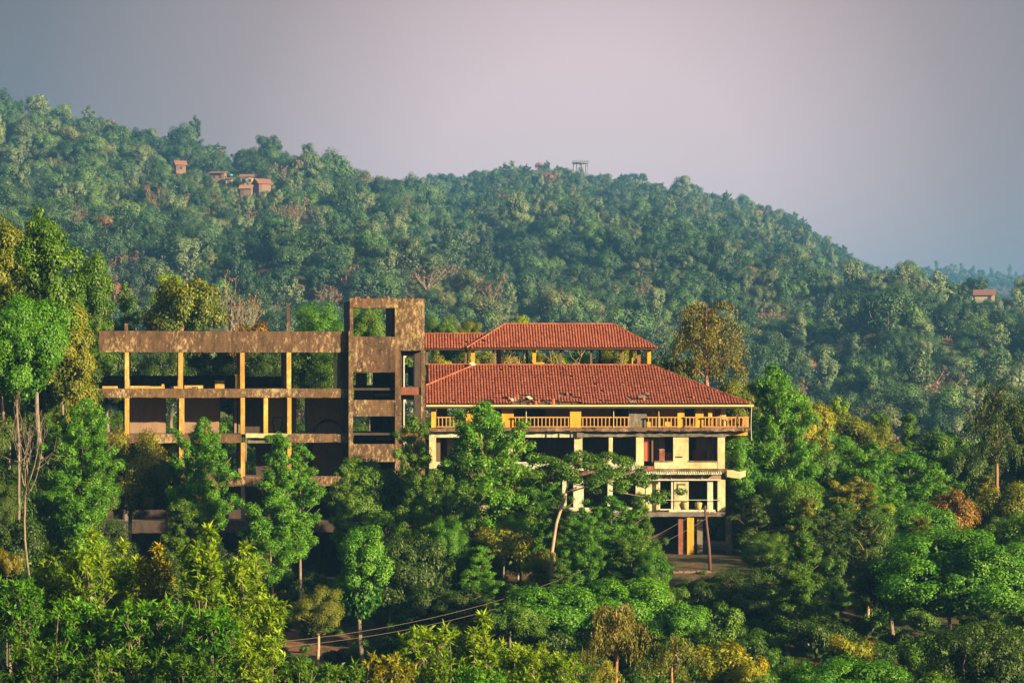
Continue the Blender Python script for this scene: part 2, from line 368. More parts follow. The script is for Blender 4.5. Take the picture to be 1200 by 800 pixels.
def gen_round(name, H=10, rad=4, ch=7, lobes=7, clumps=60, n_each=260, Lg=0.24, Wd=0.13, cr=0.9, droop=0.3, squash=1.0, tr=0.22):
    mb = MB(); zc = H - ch / 2; c0 = np.array([0, 0, zc])
    LC = [np.array([0, 0, ch * 0.12])]; LR = [0.62]
    for k in range(lobes):
        a = 2.4 * k + rng.uniform(-.4, .4); zz = rng.uniform(-0.65, 0.62); q = math.sqrt(max(0.1, 1 - zz * zz))
        LC.append(np.array([math.cos(a) * q * rad * 0.64, math.sin(a) * q * rad * 0.64, zz * ch * 0.36])); LR.append(rng.uniform(0.26, 0.50))
    C = []; Rc = []
    for k in range(clumps):
        j = rng.integers(0, len(LC)); d = rdir(1)[0]
        if d[2] < -0.5: d[2] *= -1
        p = LC[j] + d * LR[j] * np.array([rad, rad, ch / 2]) * rng.uniform(0.62, 1.08)
        C.append(c0 + p); Rc.append(cr * rng.uniform(0.5, 1.3))
    C = np.array(C); Rc = np.array(Rc)
    # normalise to requested width and height
    w = (np.abs(C[:, :2]) + Rc[:, None]).max(); C[:, :2] *= rad / w
    top = (C[:, 2] + Rc).max(); C[:, 2] += H - top
    Q, tn = clump_leaves(C, Rc, n_each, Lg, Wd, c0, 0.85 * squash, droop)
    # inner filling, so that the crown is not hollow
    n = int(len(Q) * 0.10); d = rdir(n) * (rng.uniform(0, 1, n) ** 0.5)[:, None] * np.array([rad * .6, rad * .6, ch * .32])
    Q2 = leafquads(c0 + d, rdir(n), Lg * 1.8, Wd * 2.2); Q = np.concatenate([Q, Q2]); tn = np.concatenate([tn, rng.uniform(0, .4, n)])
    top = np.array([rng.uniform(-.3, .3), rng.uniform(-.3, .3), zc])
    mb.tube([(0, 0, -7), (0, 0, 0)], [tr * 1.15, tr], 7, cap=False); limb(mb, (0, 0, 0), top, tr, tr * 0.55, 0.06, 7, 6)
    for k in range(0, len(C), max(1, len(C) // 16)):
        st = top * rng.uniform(0.6, 0.98); limb(mb, st, C[k], tr * 0.38, 0.03, 0.2)
    proto(name, Q, tn, mb, H, rad * 2)
def gen_upright(name, H=14, rad=2.6, h0=3.5, nl=26, n_each=130, Lg=0.34, Wd=0.085, cr=0.55, prof='oval', asc=0.9, tr=0.14, lean=0.0, gaps=0.0):
    mb = MB(); pts = []; 
    wob = rng.normal(size=(2,)) * 0.12
    def tp(z): u = z / H; return np.array([lean * u + wob[0] * math.sin(u * 5), wob[1] * math.sin(u * 4), z])
    mb.tube([tp(z) if z > 0 else np.array([0, 0, z]) for z in np.concatenate([[-7], np.linspace(0.01, H * 0.96, 10)])], list(np.linspace(tr, 0.03, 11)), 7)
    C = []; Rc = []
    for k in range(nl):
        u = (k + rng.uniform(-.4, .4)) / nl; u = min(max(u, 0), 1); z = h0 + (H * 0.97 - h0) * u
        if prof == 'oval': r = math.sin(math.pi * min(1, 0.16 + 0.84 * u)) ** 0.7
        elif prof == 'cone': r = (1 - u) ** 0.75 * (0.45 + 0.55 * min(1, u * 5))
        else: r = min(1, u * 3 + .3) * (1 - u ** 3)
        r = rad * max(0.24, r) * rng.uniform(0.65, 1.12)
        if rng.uniform() < gaps: r *= 0.35
        a = 2.4 * k + rng.uniform(-.5, .5); st = tp(z)
        en = st + np.array([math.cos(a) * r, math.sin(a) * r, r * asc * rng.uniform(.6, 1.2)])
        en[2] = min(en[2], H)
        limb(mb, st, en, max(0.03, tr * 0.38 * (1 - u)), 0.015, 0.12, 4, 3)
        m = max(2, int(r / 0.5))
        for j in range(m):
            f = 0.35 + 0.7 * (j + rng.uniform(0, .6)) / m
            C.append(st + (en - st) * f + rng.normal(size=3) * 0.18); Rc.append(cr * rng.uniform(.7, 1.2) * (1.15 - 0.45 * f) * (1 - 0.35 * u))
            if rng.uniform() < 0.45:
                s = np.cross(en - st, [0, 0, 1]); s = s / (np.linalg.norm(s) + 1e-6) * rng.choice([-1, 1]) * r * 0.28
                C.append(C[-1] + s); Rc.append(Rc[-1] * .85)
    C.append(tp(H * 0.99)); Rc.append(cr * .5)
    Q, tn = clump_leaves(np.array(C), np.array(Rc) * 1.22, int(n_each * 1.05), Lg, Wd, None, 0.95, 0.0, 0.35, 0.03)
    proto(name, Q, tn, mb, H, rad * 2)
def gen_umbrella(name, H=9, rad=4.5, n_each=240):
    mb = MB(); C = []; Rc = []
    fork = np.array([-rad * .36, 0, H * 0.70])
    mb.tube([np.array([-rad * .56, 0, -5]), np.array([-rad * .56, 0, 0]), np.array([-rad * .57, 0, H * .3]), np.array([-rad * .50, 0, H * .5]), fork], [.15, .14, .13, .11, .10], 7)
    for k in range(16):
        a = 2.4 * k; r = rad * math.sqrt((k + .7) / 16); e = np.array([math.cos(a) * r, math.sin(a) * r * .8, H * (0.93 - 0.16 * (r / rad) ** 2) + rng.uniform(-.3, .1)])
        if e[0] > rad * .3: e[2] -= (e[0] - rad * .3) * 0.34
        (limb(mb, fork, e, .07, .02, 0.1, 5, 5) if r < rad * .6 and k % 2 else limb(mb, (fork + e) / 2 + np.array([0, 0, .3]), e, .03, .015, .1, 4, 3))
        for j in range(5):
            p = e + rng.normal(size=3) * np.array([.8, .8, .22]); C.append(p); Rc.append(rng.uniform(.45, .8))
    Q, tn = clump_leaves(np.array(C), np.array(Rc), n_each, .17, .09, None, 0.42, 0.1, 0.7)
    proto(name, Q, tn, mb, H, rad * 2)
def bentleaves(P, D, Lg, Wd, droop=0.5):
    """two-piece arching leaves starting at P going along D"""
    n = len(P); Lg = Lg * rng.uniform(.65, 1.2, n)[:, None]; Wd = Wd * rng.uniform(.8, 1.2, n)[:, None]
    sd_ = unit(np.cross(D, np.array([0, 0, 1.0])) + rng.normal(size=(n, 3)) * .25)
    m = P + D * Lg * .5 + np.array([0, 0, .06]) * Lg; D2 = unit(D + np.array([0, 0, -droop]) + rng.normal(size=(n, 3)) * .1); e = m + D2 * Lg * .5
    q1 = np.stack([P, m + sd_ * Wd * .5, m + D2 * Lg * .1, m - sd_ * Wd * .5], 1)
    q2 = np.stack([m - sd_ * Wd * .5, m + D2 * Lg * .02, m + sd_ * Wd * .5, e], 1)
    return np.concatenate([q1, q2])
def gen_rosette(name, H=6, rad=2.2, stems=7, tips=150, Lg=0.62, Wd=0.19, per=13):
    mb = MB(); Ps = []; Ds = []; tn = []
    for s in range(stems):
        a = s * 2.4; r = rad * 0.62 * math.sqrt((s + .3) / stems); hh = H * rng.uniform(.78, .97) * (1 - 0.22 * (r / rad))
        b = np.array([math.cos(a) * r * .25, math.sin(a) * r * .25, -1]); e = np.array([math.cos(a) * r, math.sin(a) * r, hh])
        limb(mb, b, e, .06, .02, .08, 5, 6)
        for k in range(tips // stems):
            u = rng.uniform(0.22, 1.0) ** .8; p = b + (e - b) * u
            spread = rad * 0.5 * math.sin(math.pi * min(1, .25 + .7 * u)) * rng.uniform(.2, 1)
            az = rng.uniform(0, 6.28); q = p + np.array([math.cos(az) * spread, math.sin(az) * spread, spread * .6 + .15])
            if q[2] > H: q[2] = H - rng.uniform(0, .3)
            if k % 2 == 0: mb.tube([p, (p + q) / 2 + rng.normal(size=3) * .05, q], [.022, .018, .012], 4)
            m = per; aa = rng.uniform(0, 6.28, m); el_ = rng.uniform(-.25, 1.15, m)
            D = np.stack([np.cos(aa) * np.cos(el_), np.sin(aa) * np.cos(el_), np.sin(el_)], 1)
            Ps.append(np.repeat(q[None], m, 0) - D * 0); Ds.append(D); tn.append(np.clip(rng.uniform(.1, .6) * .6 + rng.uniform(0, .5, m) + (0.12 if u > .85 else 0), 0, 1))
    P = np.concatenate(Ps); D = np.concatenate(Ds); tn = np.concatenate(tn)
    Q = bentleaves(P, D, Lg, Wd); proto(name, Q, np.concatenate([tn, tn]), mb, H, rad * 2)
def gen_weeping(name, H=10, rad=3.2, nf=26, h0=.35, strand=1.7, tr=.16, Lg=.22, Wd=.06, dens=1.0):
    mb = MB(); P = []; T = []; tn = []
    mb.tube([(0, 0, -7), (0.05, 0, H * .3), (-.05, .05, H * .6), (0, 0, H * .95)], [tr, tr * .9, tr * .6, .04], 7)
    for k in range(nf):
        u = k / nf; z = H * (h0 + (0.9 - h0) * u); a = 2.4 * k; r = rad * (1 - .50 * u ** 2.2) * rng.uniform(.7, 1.1)
        rise = r * rng.uniform(.30, .55)
        path = [np.array([math.cos(a) * r * f, math.sin(a) * r * f, z + rise * math.sin(math.pi * .62 * f) * 1.2 - .55 * r * f ** 3]) for f in np.linspace(0, 1, 7)]
        mb.tube(path, list(np.linspace(.05, .012, 7)), 4)
        for f in np.linspace(.18, 1, int(24 * dens)):
            i = min(5, int(f * 6)); p = path[i] + (path[i + 1] - path[i]) * (f * 6 - i)
            for s_ in range(2):
                p0 = p + rng.normal(size=3) * np.array([.2, .2, .06]); ln = strand * rng.uniform(.35, 1.0) * (1 - .4 * u); m = int(ln / .085)
                zz = np.linspace(0, ln, m); sw = rng.normal(size=2) * .1
                pp = p0 + np.stack([sw[0] * zz, sw[1] * zz, -zz], 1) + rng.normal(size=(m, 3)) * .05
                P.append(pp); T.append(np.tile([sw[0], sw[1], -1.0], (m, 1))); tn.append(np.clip(rng.uniform(.05, .7) * .7 + rng.uniform(0, .4, m), 0, 1))
    P = np.concatenate(P); T = np.concatenate(T); tn = np.concatenate(tn)
    Nn = unit(rng.normal(size=(len(P), 3)) * np.array([1, 1, .3]) + unit(P * np.array([1, 1, 0])) * .7)
    P[:, 2] += H - P[:, 2].max()
    proto(name, leafquads(P, Nn, Lg, Wd, T), tn, mb, H, rad * 2)
def gen_bare(name, H=12, rad=2.5, fork=.42, n0=7, leaves=0, Lg=.2, up=1.0):
    mb = MB(); tips = []
    f0 = np.array([rng.uniform(-.3, .3), 0, H * fork])
    mb.tube([(0, 0, -7), (0, 0, 0)], [.12, .11], 7, cap=False); limb(mb, (0, 0, 0), f0, .11, .08, .05, 7, 5)
    def rec(p, d, ln, r, lev):
        e = p + d * ln; limb(mb, p, e, r, r * .55, .16, 5, 4)
        if lev == 0: tips.append(e); return
        for k in range(3 if lev > 1 else 3):
            dd = unit(d + rng.normal(size=3) * .42 + np.array([0, 0, .22 * up])); rec(p + d * ln * rng.uniform(.55, 1), dd, ln * rng.uniform(.5, .72), r * .55, lev - 1)
    for k in range(n0):
        a = 2.4 * k + .5; sp = rad / H * rng.uniform(1.2, 3.0)
        d = unit(np.array([math.cos(a) * sp, math.sin(a) * sp, 1.0])); rec(f0 * rng.uniform(.8, 1), d, H * (1 - fork) * rng.uniform(.38, .6), .055, 2)
    C = np.array(tips)
    if leaves:
        Q, tn = clump_leaves(C, rng.uniform(.25, .5, len(C)), leaves, Lg, Lg * .5)
    else: Q = leafquads(C, rdir(len(C)), .15, .05); tn = rng.uniform(0, 1, len(C))
    top = max(v[:, 2].max() for v in mb.v)
    for v in mb.v: v[:, 2] *= H / top
    Q[:, :, 2] *= H / top
    proto(name, Q, tn, mb, H, rad * 2)

gen_round('mango', 9, 4, 7.2, 8, 80, 330, .25, .13, .95)
gen_round('lollipop', 8.5, 2.8, 7.6, 9, 85, 330, .17, .10, .62, .2)
gen_round('dome', 9, 4.8, 8, 15, 210, 270, .18, .095, .72, .2, 1, .11)
gen_round('broad', 9, 4.6, 5.2, 9, 80, 330, .24, .13, .95)
gen_round('tall_round', 15, 3.6, 11, 10, 110, 260, .26, .13, .95)
gen_round('tall_airy', 17, 3.2, 13, 12, 85, 190, .28, .14, .8)
gen_round('fine', 9, 3.6, 7.5, 9, 110, 300, .14, .075, .72)
gen_upright('silver_oak', 12, 2.7, 2.2, 52, 250, .23, .065, .60)
gen_upright('silver_oak_cone', 13, 3.0, 2.0, 56, 250, .23, .065, .60, 'cone')
gen_upright('silver_oak_slim', 11, 1.7, 3.0, 42, 230, .21, .06, .50, 'oval')
gen_upright('eucalypt', 17, 2.6, 6, 30, 130, .30, .09, .62, 'top', 1.0, .16, .4, .25)
gen_umbrella('umbrella')
gen_rosette('sapling', 6.5, 2.1, 8, 190, .58, .15, 16)
gen_rosette('sapling_wide', 5.5, 2.8, 10, 250, .56, .15, 15)
gen_weeping('weeping', 11, 3.5, 25, .36, 1.45, .2, .24, .08, 1.15)
gen_weeping('palm', 8, 2.9, 9, .60, 1.35, .17, .24, .07, 1.25)
gen_bare('bare', 13, 2.0, .5)
gen_bare('rusty_bare', 12, 2.4, .35, 6, 9, .2)
gen_round('bush', 3.2, 2.1, 3.0, 6, 45, 170, .19, .10, .62, .2, 1, .08)
gen_round('bush_loose', 3.6, 1.9, 3.2, 7, 40, 130, .22, .09, .55, .5, 1, .07)

# hill trees: crown and trunk in one mesh, two materials
JIT = 0.14; TV = 0.14
HILL = []
def hill_tree(name, H, rad, ch, lobes, clumps, n_each, Lg, cr, mat, kind='round', trunkm='bark_grey'):
    if kind == 'round': gen_round('_h', H, rad, ch, lobes, clumps, n_each, Lg, Lg * .62, cr, .1, 1, .25)
    elif kind == 'upright': gen_upright('_h', H, rad, H * .25, 16, n_each, Lg, Lg * .5, cr, 'oval', .9, .2)
    elif kind == 'bare': gen_bare('_h', H, rad, .3, 7, n_each, Lg)
    c, tk, _, _ = PROTO.pop('_h')
    nv = len(c.vertices); a = np.empty(nv * 3, np.float32); c.vertices.foreach_get('co', a); a = a.reshape(-1, 4, 3)
    tv = np.empty(len(tk.vertices) * 3, np.float32); tk.vertices.foreach_get('co', tv)
    tint = np.empty(nv, np.float32); c.attributes['tint'].data.foreach_get('value', tint)
    me = bpy.data.meshes.new(name)
    verts = np.concatenate([a.reshape(-1, 3), tv.reshape(-1, 3)])
    faces = np.arange(nv).reshape(-1, 4).tolist() + [tuple(v + nv for v in p.vertices) for p in tk.polygons]
    me.from_pydata(verts.tolist(), [], faces)
    at = me.attributes.new('tint', 'FLOAT', 'POINT'); at.data.foreach_set('value', np.concatenate([tint, np.full(len(tv) // 3, .5, np.float32)]))
    me.materials.append(L[mat]); me.materials.append(M[trunkm])
    mi = np.zeros(len(faces), np.int32); mi[nv // 4:] = 1; me.polygons.foreach_set('material_index', mi)
    HILL.append((me, mat)); return me
for k in range(3): hill_tree('round_green_tree', 10, 5.0, 8, 7, 30, 150, .39, 1.5, 'h_green')
for k in range(3): hill_tree('round_dark_tree', 11, 5.2, 9, 7, 30, 150, .39, 1.5, 'h_dark')
for k in range(2): hill_tree('olive_tree', 9, 4.6, 7, 6, 26, 140, .38, 1.35, 'h_olive')
for k in range(2): hill_tree('pale_tree', 12, 3.6, 10, 6, 28, 140, .37, 1.15, 'h_pale')
hill_tree('upright_tree', 14, 3.0, 9, 0, 0, 30, .55, 1.0, 'h_dark', 'upright')
hill_tree('upright_pale_tree', 13, 2.8, 9, 0, 0, 30, .55, 1.0, 'h_pale', 'upright')
hill_tree('rust_tree', 9, 4.2, 6.5, 6, 24, 90, .4, 1.1, 'h_rust', 'round', 'bark_pale')
hill_tree('brown_tree', 9, 4.0, 6, 0, 0, 8, .5, 1.1, 'h_brown', 'bare', 'bark_pale')
HN = [9, 9, 9, 11, 11, 11, 6, 6, 4, 4, 2.4, 1.6, 1.1, 2.2]
for m_, _ in HILL: m_.name = 'hill_' + m_.name

# ------------------------------------------------------------------ building frames
class Frame:
    """local axes of a wing: x along the facade, y inwards, z up; turned by yaw about its origin"""
    def __init__(s, name, px, Y, yaw, label, cat, zb=15.0):
        s.o = ((px - 600) / S * Y, Y); s.c, s.s = math.cos(R(yaw)), math.sin(R(yaw)); s.zb = zb
        s.root = empty(name, (s.o[0], s.o[1], zb), R(yaw)); tag(s.root, label, cat)
    def u(s, px, d=0.0):
        k = (px - 600) / S
        return (k * (s.o[1] + d * s.c) - s.o[0] + d * s.s) / (s.c - k * s.s)
    def z(s, py, px, d=0.0):
        Y = s.o[1] + s.u(px, d) * s.s + d * s.c
        return CZ + (HOR - py) / S * Y - s.zb
    def world(s, u, d, z=0): return (s.o[0] + u * s.c - d * s.s, s.o[1] + u * s.s + d * s.c, z + s.zb)
    def box(s, name, mat, px0, px1, py0, py1, d0, d1, parent=None, mb=None, chip=0.0):
        u0, u1 = s.u(px0, d0), s.u(px1, d0); pm = (px0 + px1) / 2
        z1, z0 = s.z(py0, pm, d0), s.z(py1, pm, d0)
        if mb is not None: mb.box(u0, u1, d0, d1, z0, z1); return
        b = MB()
        if chip:   # a long beam with a worn, uneven top and bottom edge
            n = max(2, int((u1 - u0) / 0.35)); g = np.linspace(u0, u1, n + 1)
            for i, x in enumerate(g):
                jt, jb = -abs(rng.normal()) * chip, abs(rng.normal()) * chip * .7; jf = abs(rng.normal()) * chip * .5
                b.v.append(np.array([(x, d0 + jf, z0 + jb), (x, d1, z0), (x, d1, z1), (x, d0 + jf * .7, z1 + jt)])); b.t.append(np.full(4, .5))
                if i: 
                    a = b.n - 4
                    for q in range(4): b.f.append((a + q, a + (q + 1) % 4, a + 4 + (q + 1) % 4, a + 4 + q))
                b.n += 4
            b.f.append((3, 2, 1, 0)); b.f.append((b.n - 4, b.n - 3, b.n - 2, b.n - 1))
            me = b.mesh(name); 
            import bmesh
            bm = bmesh.new(); bm.from_mesh(me); bmesh.ops.recalc_face_normals(bm, faces=bm.faces); bm.to_mesh(me); bm.free()
            return link(name, me, mat, parent or s.root)
        b.box(u0, u1, d0, d1, z0, z1)
        return b.obj(name, mat, parent or s.root)

# ---- concrete frame wing with the stair tower
A = Frame('concrete_frame_building', 411, 200.0, 7.0, 'unfinished rust stained concrete frame building with open floors and a square tower', 'building')
rc, ps, oc, it, idk = M['rust_concrete'], M['pale_streaked'], M['ochre_column'], M['interior'], M['interior_dark']
XL, XR, DB = 116, 409, 9.0
uL, uR = A.u(XL), A.u(XR)
A.box('parapet', rc, XL, 411.5, 387.8, 413, 0, .22, chip=.025)
levels = [(455, 466, ps), (508, 518.5, rc), (558, 570, rc), (610, 624, idk)]
b = MB(); zt = A.z(405, 263); b.box(uL, uR, .22, DB, zt - .1, zt + .12); b.box(uL, uL + .2, .22, DB, zt + .12, zt + .9); b.box(uL, uR, DB, DB + .2, zt - .1, zt + .6)
b.obj('roof_slab', M['grey_concrete'], A.root)
for i, (y0, y1, m_) in enumerate(levels):
    if i == 1:
        A.box('edge_beam', ps, 118, 283, y0 + .5, y1 + .7, 0, .35, chip=.03); A.box('edge_beam', M['cream_wall'], 288, 337.5, 507.5, 513, .02, .4, chip=.03)
        A.box('under_beam', M['grey_concrete'], 290, 336, 514.5, 519, .45, .9); A.box('edge_beam', ps, 337.5, 411.5, y0, y1, 0, .35, chip=.03)
    elif i == 0: A.box('edge_beam', ps, XL, 411.5, y0, y1, 0, .35, chip=.03)
    else: A.box('edge_beam', m_, XL, 411.5, y0, y1, 0, .35, chip=.03)
    b = MB(); zt = A.z(y0, 263); b.box(uL, uR, .352 if i != 1 else .46, DB, zt - .22, zt - .02); b.obj('floor_slab', M['grey_concrete'], A.root)
# columns, front row
cols = {0: [(146.3, 151.2), (209, 214.5), (281.5, 286.7), (336, 341.2)], 1: [(146.3, 151.5), (210, 216), (282, 287), (309, 314), (336.8, 341.5)],
        2: [(146.3, 151.5), (210, 216), (282.3, 287.3), (336.8, 341.5)], 3: [(146.3, 151.5), (210, 216), (282.3, 287.3), (336.8, 341.5)], 4: [(146.3, 151.5), (210, 216), (283, 288), (336.8, 341.5)]}
span = [(413, 455), (466, 508.2), (518.6, 558), (570, 610), (624, 672)]
for st, lst in cols.items():
    for x0, x1 in lst:
        A.box('column', oc if st < 3 else M['grey_concrete'], x0, x1, span[st][0] - .3, span[st][1] + .3, .06, .36)
A.box('column', M['cream_wall'], 391, 394.6, 412.5, 455, .5, .75)
A.box('column', M['grey_concrete'], 395.5, 400.5, 412.5, 455.5, .9, 1.2)
A.box('column_base', M['yellow_wall'], 276.4, 281.4, 438.5, 455, .30, .62)
for st in range(5):   # rows behind
    for dd in (4.3, 8.3):
        for x in (148.6, 211.7, 284, 338.5):
            uu = A.u(x, .06); b = MB(); z0, z1 = A.z(span[st][1] - .1, x), A.z(span[st][0] + (-7 if st == 0 else 2), x)
            b.box(uu - .17, uu + .17, dd, dd + .34, z0, z1); b.obj('column', M['grey_concrete'] if st else it, A.root)
# partition walls seen inside, storey by storey (photo px at their own depth)
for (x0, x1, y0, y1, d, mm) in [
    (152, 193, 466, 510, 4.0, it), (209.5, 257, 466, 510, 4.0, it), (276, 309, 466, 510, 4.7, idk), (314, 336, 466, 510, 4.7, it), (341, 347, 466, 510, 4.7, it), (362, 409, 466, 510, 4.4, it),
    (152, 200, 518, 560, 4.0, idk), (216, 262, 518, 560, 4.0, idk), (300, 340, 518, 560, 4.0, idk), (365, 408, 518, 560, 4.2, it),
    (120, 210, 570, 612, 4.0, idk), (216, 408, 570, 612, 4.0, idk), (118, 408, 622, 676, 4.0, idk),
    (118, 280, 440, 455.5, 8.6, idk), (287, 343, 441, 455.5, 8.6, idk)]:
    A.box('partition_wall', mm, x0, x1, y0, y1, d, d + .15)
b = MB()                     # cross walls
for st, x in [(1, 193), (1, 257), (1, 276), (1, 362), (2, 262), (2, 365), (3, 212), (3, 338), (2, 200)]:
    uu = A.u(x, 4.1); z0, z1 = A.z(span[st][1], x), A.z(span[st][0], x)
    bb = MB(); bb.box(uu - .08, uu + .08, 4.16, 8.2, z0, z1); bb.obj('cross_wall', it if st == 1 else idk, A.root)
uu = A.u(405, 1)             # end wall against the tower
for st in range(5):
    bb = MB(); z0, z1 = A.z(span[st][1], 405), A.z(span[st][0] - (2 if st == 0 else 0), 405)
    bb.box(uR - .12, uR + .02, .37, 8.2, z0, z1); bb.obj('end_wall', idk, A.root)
# arch moulding and panel moulding inside the second storey
bb = MB(); uc, r = A.u(385, 4.3), 1.05; zb_ = A.z(509, 385, 4.3)
bb.tube([(uc + r * math.cos(a), 4.36, zb_ + 1.0 * math.sin(a) * 1.0) for a in np.linspace(0.05, math.pi - .05, 14)], .09, 6); bb.obj('arch_moulding', idk, A.root)
bb = MB(); uc = A.u(325, 4.6); z0_ = A.z(509, 325, 4.6)
bb.tube([(uc - .12, 4.65, z0_), (uc - .35, 4.65, z0_ + .8), (uc - .30, 4.65, z0_ + 1.2), (uc + .30, 4.65, z0_ + 1.2), (uc + .35, 4.65, z0_ + .8), (uc + .12, 4.65, z0_)], .045, 5); bb.obj('wall_motif', idk, A.root)
# roof stubs of the columns
for x, y in [(146, 379), (211, 382.5), (275.5, 380), (336, 360)]:
    A.box('column_stub', M['rust_concrete'], x, x + (4 if y > 370 else 3.6), y, 390, .5, .75)
bb = MB()
for x in (336.6, 338, 339.4): uu = A.u(x, .6); z0 = A.z(361, x, .6); bb.tube([(uu, .62, z0 - .1), (uu + .03, .62, z0 + .35)], .012, 4)
bb.obj('rebar', M['pole_wood'], A.root)
# loose masonry on the top floor
for x0, x1, y0, d in [(120, 138, 451.3, .45), (152, 176, 451, .4), (176, 193, 451.5, .42), (189.5, 192.5, 449, .7), (200, 212, 451.5, .9), (216, 238, 450.5, .9), (252, 263, 444.5, 5.0), (225, 232, 452, .4)]:
    A.box('masonry_block', oc if x0 != 225 else ps, x0, x1, min(y0 + 1.0, 453.4), 455.2, d, d + .3)
# thin back railing of the top floor
rl = empty('railing', (0, 0, 0)); rl.parent = A.root
bb = MB(); u0, u1 = A.u(342, 6), A.u(408, 6); zr0, zr1 = A.z(455, 375, 6), A.z(437, 375, 6)
bb.box(u0, u1, 6.0, 6.05, zr1 - .04, zr1); bb.box(u0, u1, 6.0, 6.04, zr0 + .12, zr0 + .15); bb.obj('handrail', M['dark_metal'], rl)
bal = MB(); bal.box(-.012, .012, -.012, .012, 0, zr1 - zr0 - .05); balm = bal.mesh('rail_baluster')
for uu in np.arange(u0 + .1, u1, .16): link('baluster', balm, M['dark_metal'], rl, (uu, 6.02, zr0))

# tower
TD, T0 = 5.6, -.45
def T(name, mat, x0, x1, y0, y1, d0=T0, d1=T0 + .3, **k): return A.box(name, mat, x0, x1, y0, y1, d0, d1, **k)
T('top_beam', rc, 410, 468, 349.5, 361.5, chip=.04)
T('top_post', ps, 410, 414, 361.5, 388)
T('top_post', ps, 462.8, 468, 361.5, 394)
T('spandrel_wall', rc, 411.5, 466.5, 394, 436.5, chip=.03)
T('corner_pier', ps, 408.6, 413.6, 388, 690)
T('corner_pier', ps, 463, 468.2, 394, 690)
for y0, y1, mm in [(468.5, 487.5, ps), (520, 541, rc), (572, 594, rc), (626, 690, idk)]: T('spandrel_wall', mm, 413.6, 463, y0, y1, T0 + .04, T0 + .3)
T('blank_wall', rc, 468.2, 497.5, 349.5, 411, T0 - .02, T0 + .3, chip=.03)
T('edge_pier', rc, 493.5, 498.3, 411, 690, T0 - .02, T0 + .3)
T('edge_pier', rc, 468.2, 470, 411, 690, T0 + .01, T0 + .3)
for y0, y1 in [(453.5, 462.5), (503.5, 511), (556, 564), (608, 616)]: T('stair_spandrel', M['brick_red'], 470, 493.5, y0, y1, T0 + .1, T0 + .4)
# recessed window bays of the stair
for y0, y1 in [(411, 453.5), (462.5, 503.5), (511, 556), (564, 608)]:
    yt = y0 + 5.5
    for (a, c, p, q) in [(470, 472.8, y0, y1), (486, 493.5, y0, y1), (472.8, 486, y0, yt)]: T('recess_wall', idk, a, c, p, q, T0 + .9, T0 + 1.05)
    w = empty('window', (0, 0, 0)); w.parent = A.root
    fr = MB()
    for (a, c, p, q) in [(472.8, 474.2, yt, y1), (484.9, 486.2, yt, y1), (474.2, 484.9, yt, yt + 2.6)]: A.box('f', None, a, c, p, q, T0 + .82, T0 + .9, mb=fr)
    fr.obj('frame', M['white_frame'], w)
# masonry bits seen through the first stair window
A.box('back_column', M['yellow_wall'], 474, 478.5, 427, 437, 3.0, 3.3); A.box('back_wall', M['brick_red'], 478.5, 486, 430, 452, 4.0, 4.2)
# side walls of the roof cabin and the shaft
uT0, uT1, uTm = A.u(410, T0), A.u(497.5, T0), A.u(463, T0)
def bx(name, mat, u0, u1, d0, d1, y0, y1, px=450):
    b = MB(); b.box(u0, u1, d0, d1, A.z(y1, px), A.z(y0, px)); return b.obj(name, mat, A.root)
bx('side_wall', idk, uT0 + .01, uT0 + .22, T0 + .3, T0 + 6.4, 352, 388); bx('side_post', M['grey_concrete'], uT0 - .06, uT0 + .0, T0 + .38, T0 + .62, 362, 388)
bx('side_wall', idk, uTm - .2, uTm + .1, T0 + .3, T0 + 5.6, 351, 394)
bx('roof_slab', M['grey_concrete'], uT0 + .1, uTm, T0 + .3, T0 + 1.2, 350.5, 352.5)
bx('cabin_roof', M['grey_concrete'], uTm + .1, uT1 - .02, T0 + .3, TD, 350.2, 352.5)
bx('side_wall', idk, uT1 - .25, uT1 - .02, T0 + .3, TD, 352.5, 411)
bx('side_wall', M['rust_concrete'], uT1 - .25, uT1 - .02, T0 + 1.2, TD, 411, 690)
bx('shaft_wall', idk, uTm + .12, uTm + .34, T0 + .3, TD, 394, 690)
bx('shaft_wall', idk, uT0 + .02, uT0 + .2, T0 + .3, TD, 392, 690)
bx('back_wall', idk, uTm + .34, uT1 - .25, TD, TD + .2, 352, 411); 
for y in (412, 455.5, 508, 560, 612): bx('landing_slab', idk, uT0 + .2, uTm + .12, T0 + .3, TD, y - 1, y + 1.6)
for y in (455.5, 508, 560, 612): bx('landing_slab', idk, uTm + .34, uT1 - .25, T0 + 1.06, TD, y - 1, y + 1.6)
# things seen in the tower bays: half walls, bench, a yellow back panel
A.box('half_wall', it, 415, 437, 451, 469, 3.6, 3.8); A.box('half_wall', idk, 437, 463, 436, 470, 4.6, 4.8)
A.box('back_panel', M['yellow_wall'], 417, 430, 437, 451, 5.0, 5.15)
A.box('bench', it, 439, 458, 461, 464, 1.0, 1.4); A.box('bench_support', idk, 441, 443, 464, 469, 1.05, 1.3); A.box('bench_support', idk, 454, 456, 464, 469, 1.05, 1.3)
A.box('half_wall', idk, 415, 463, 505, 522, 3.0, 3.2); A.box('bench', it, 441, 459, 512.5, 515.5, 1.0, 1.4); A.box('back_wall', idk, 434, 463, 486, 522, 5.0, 5.2)
A.box('back_wall', idk, 413, 463, 540, 574, 4.8, 5.0)
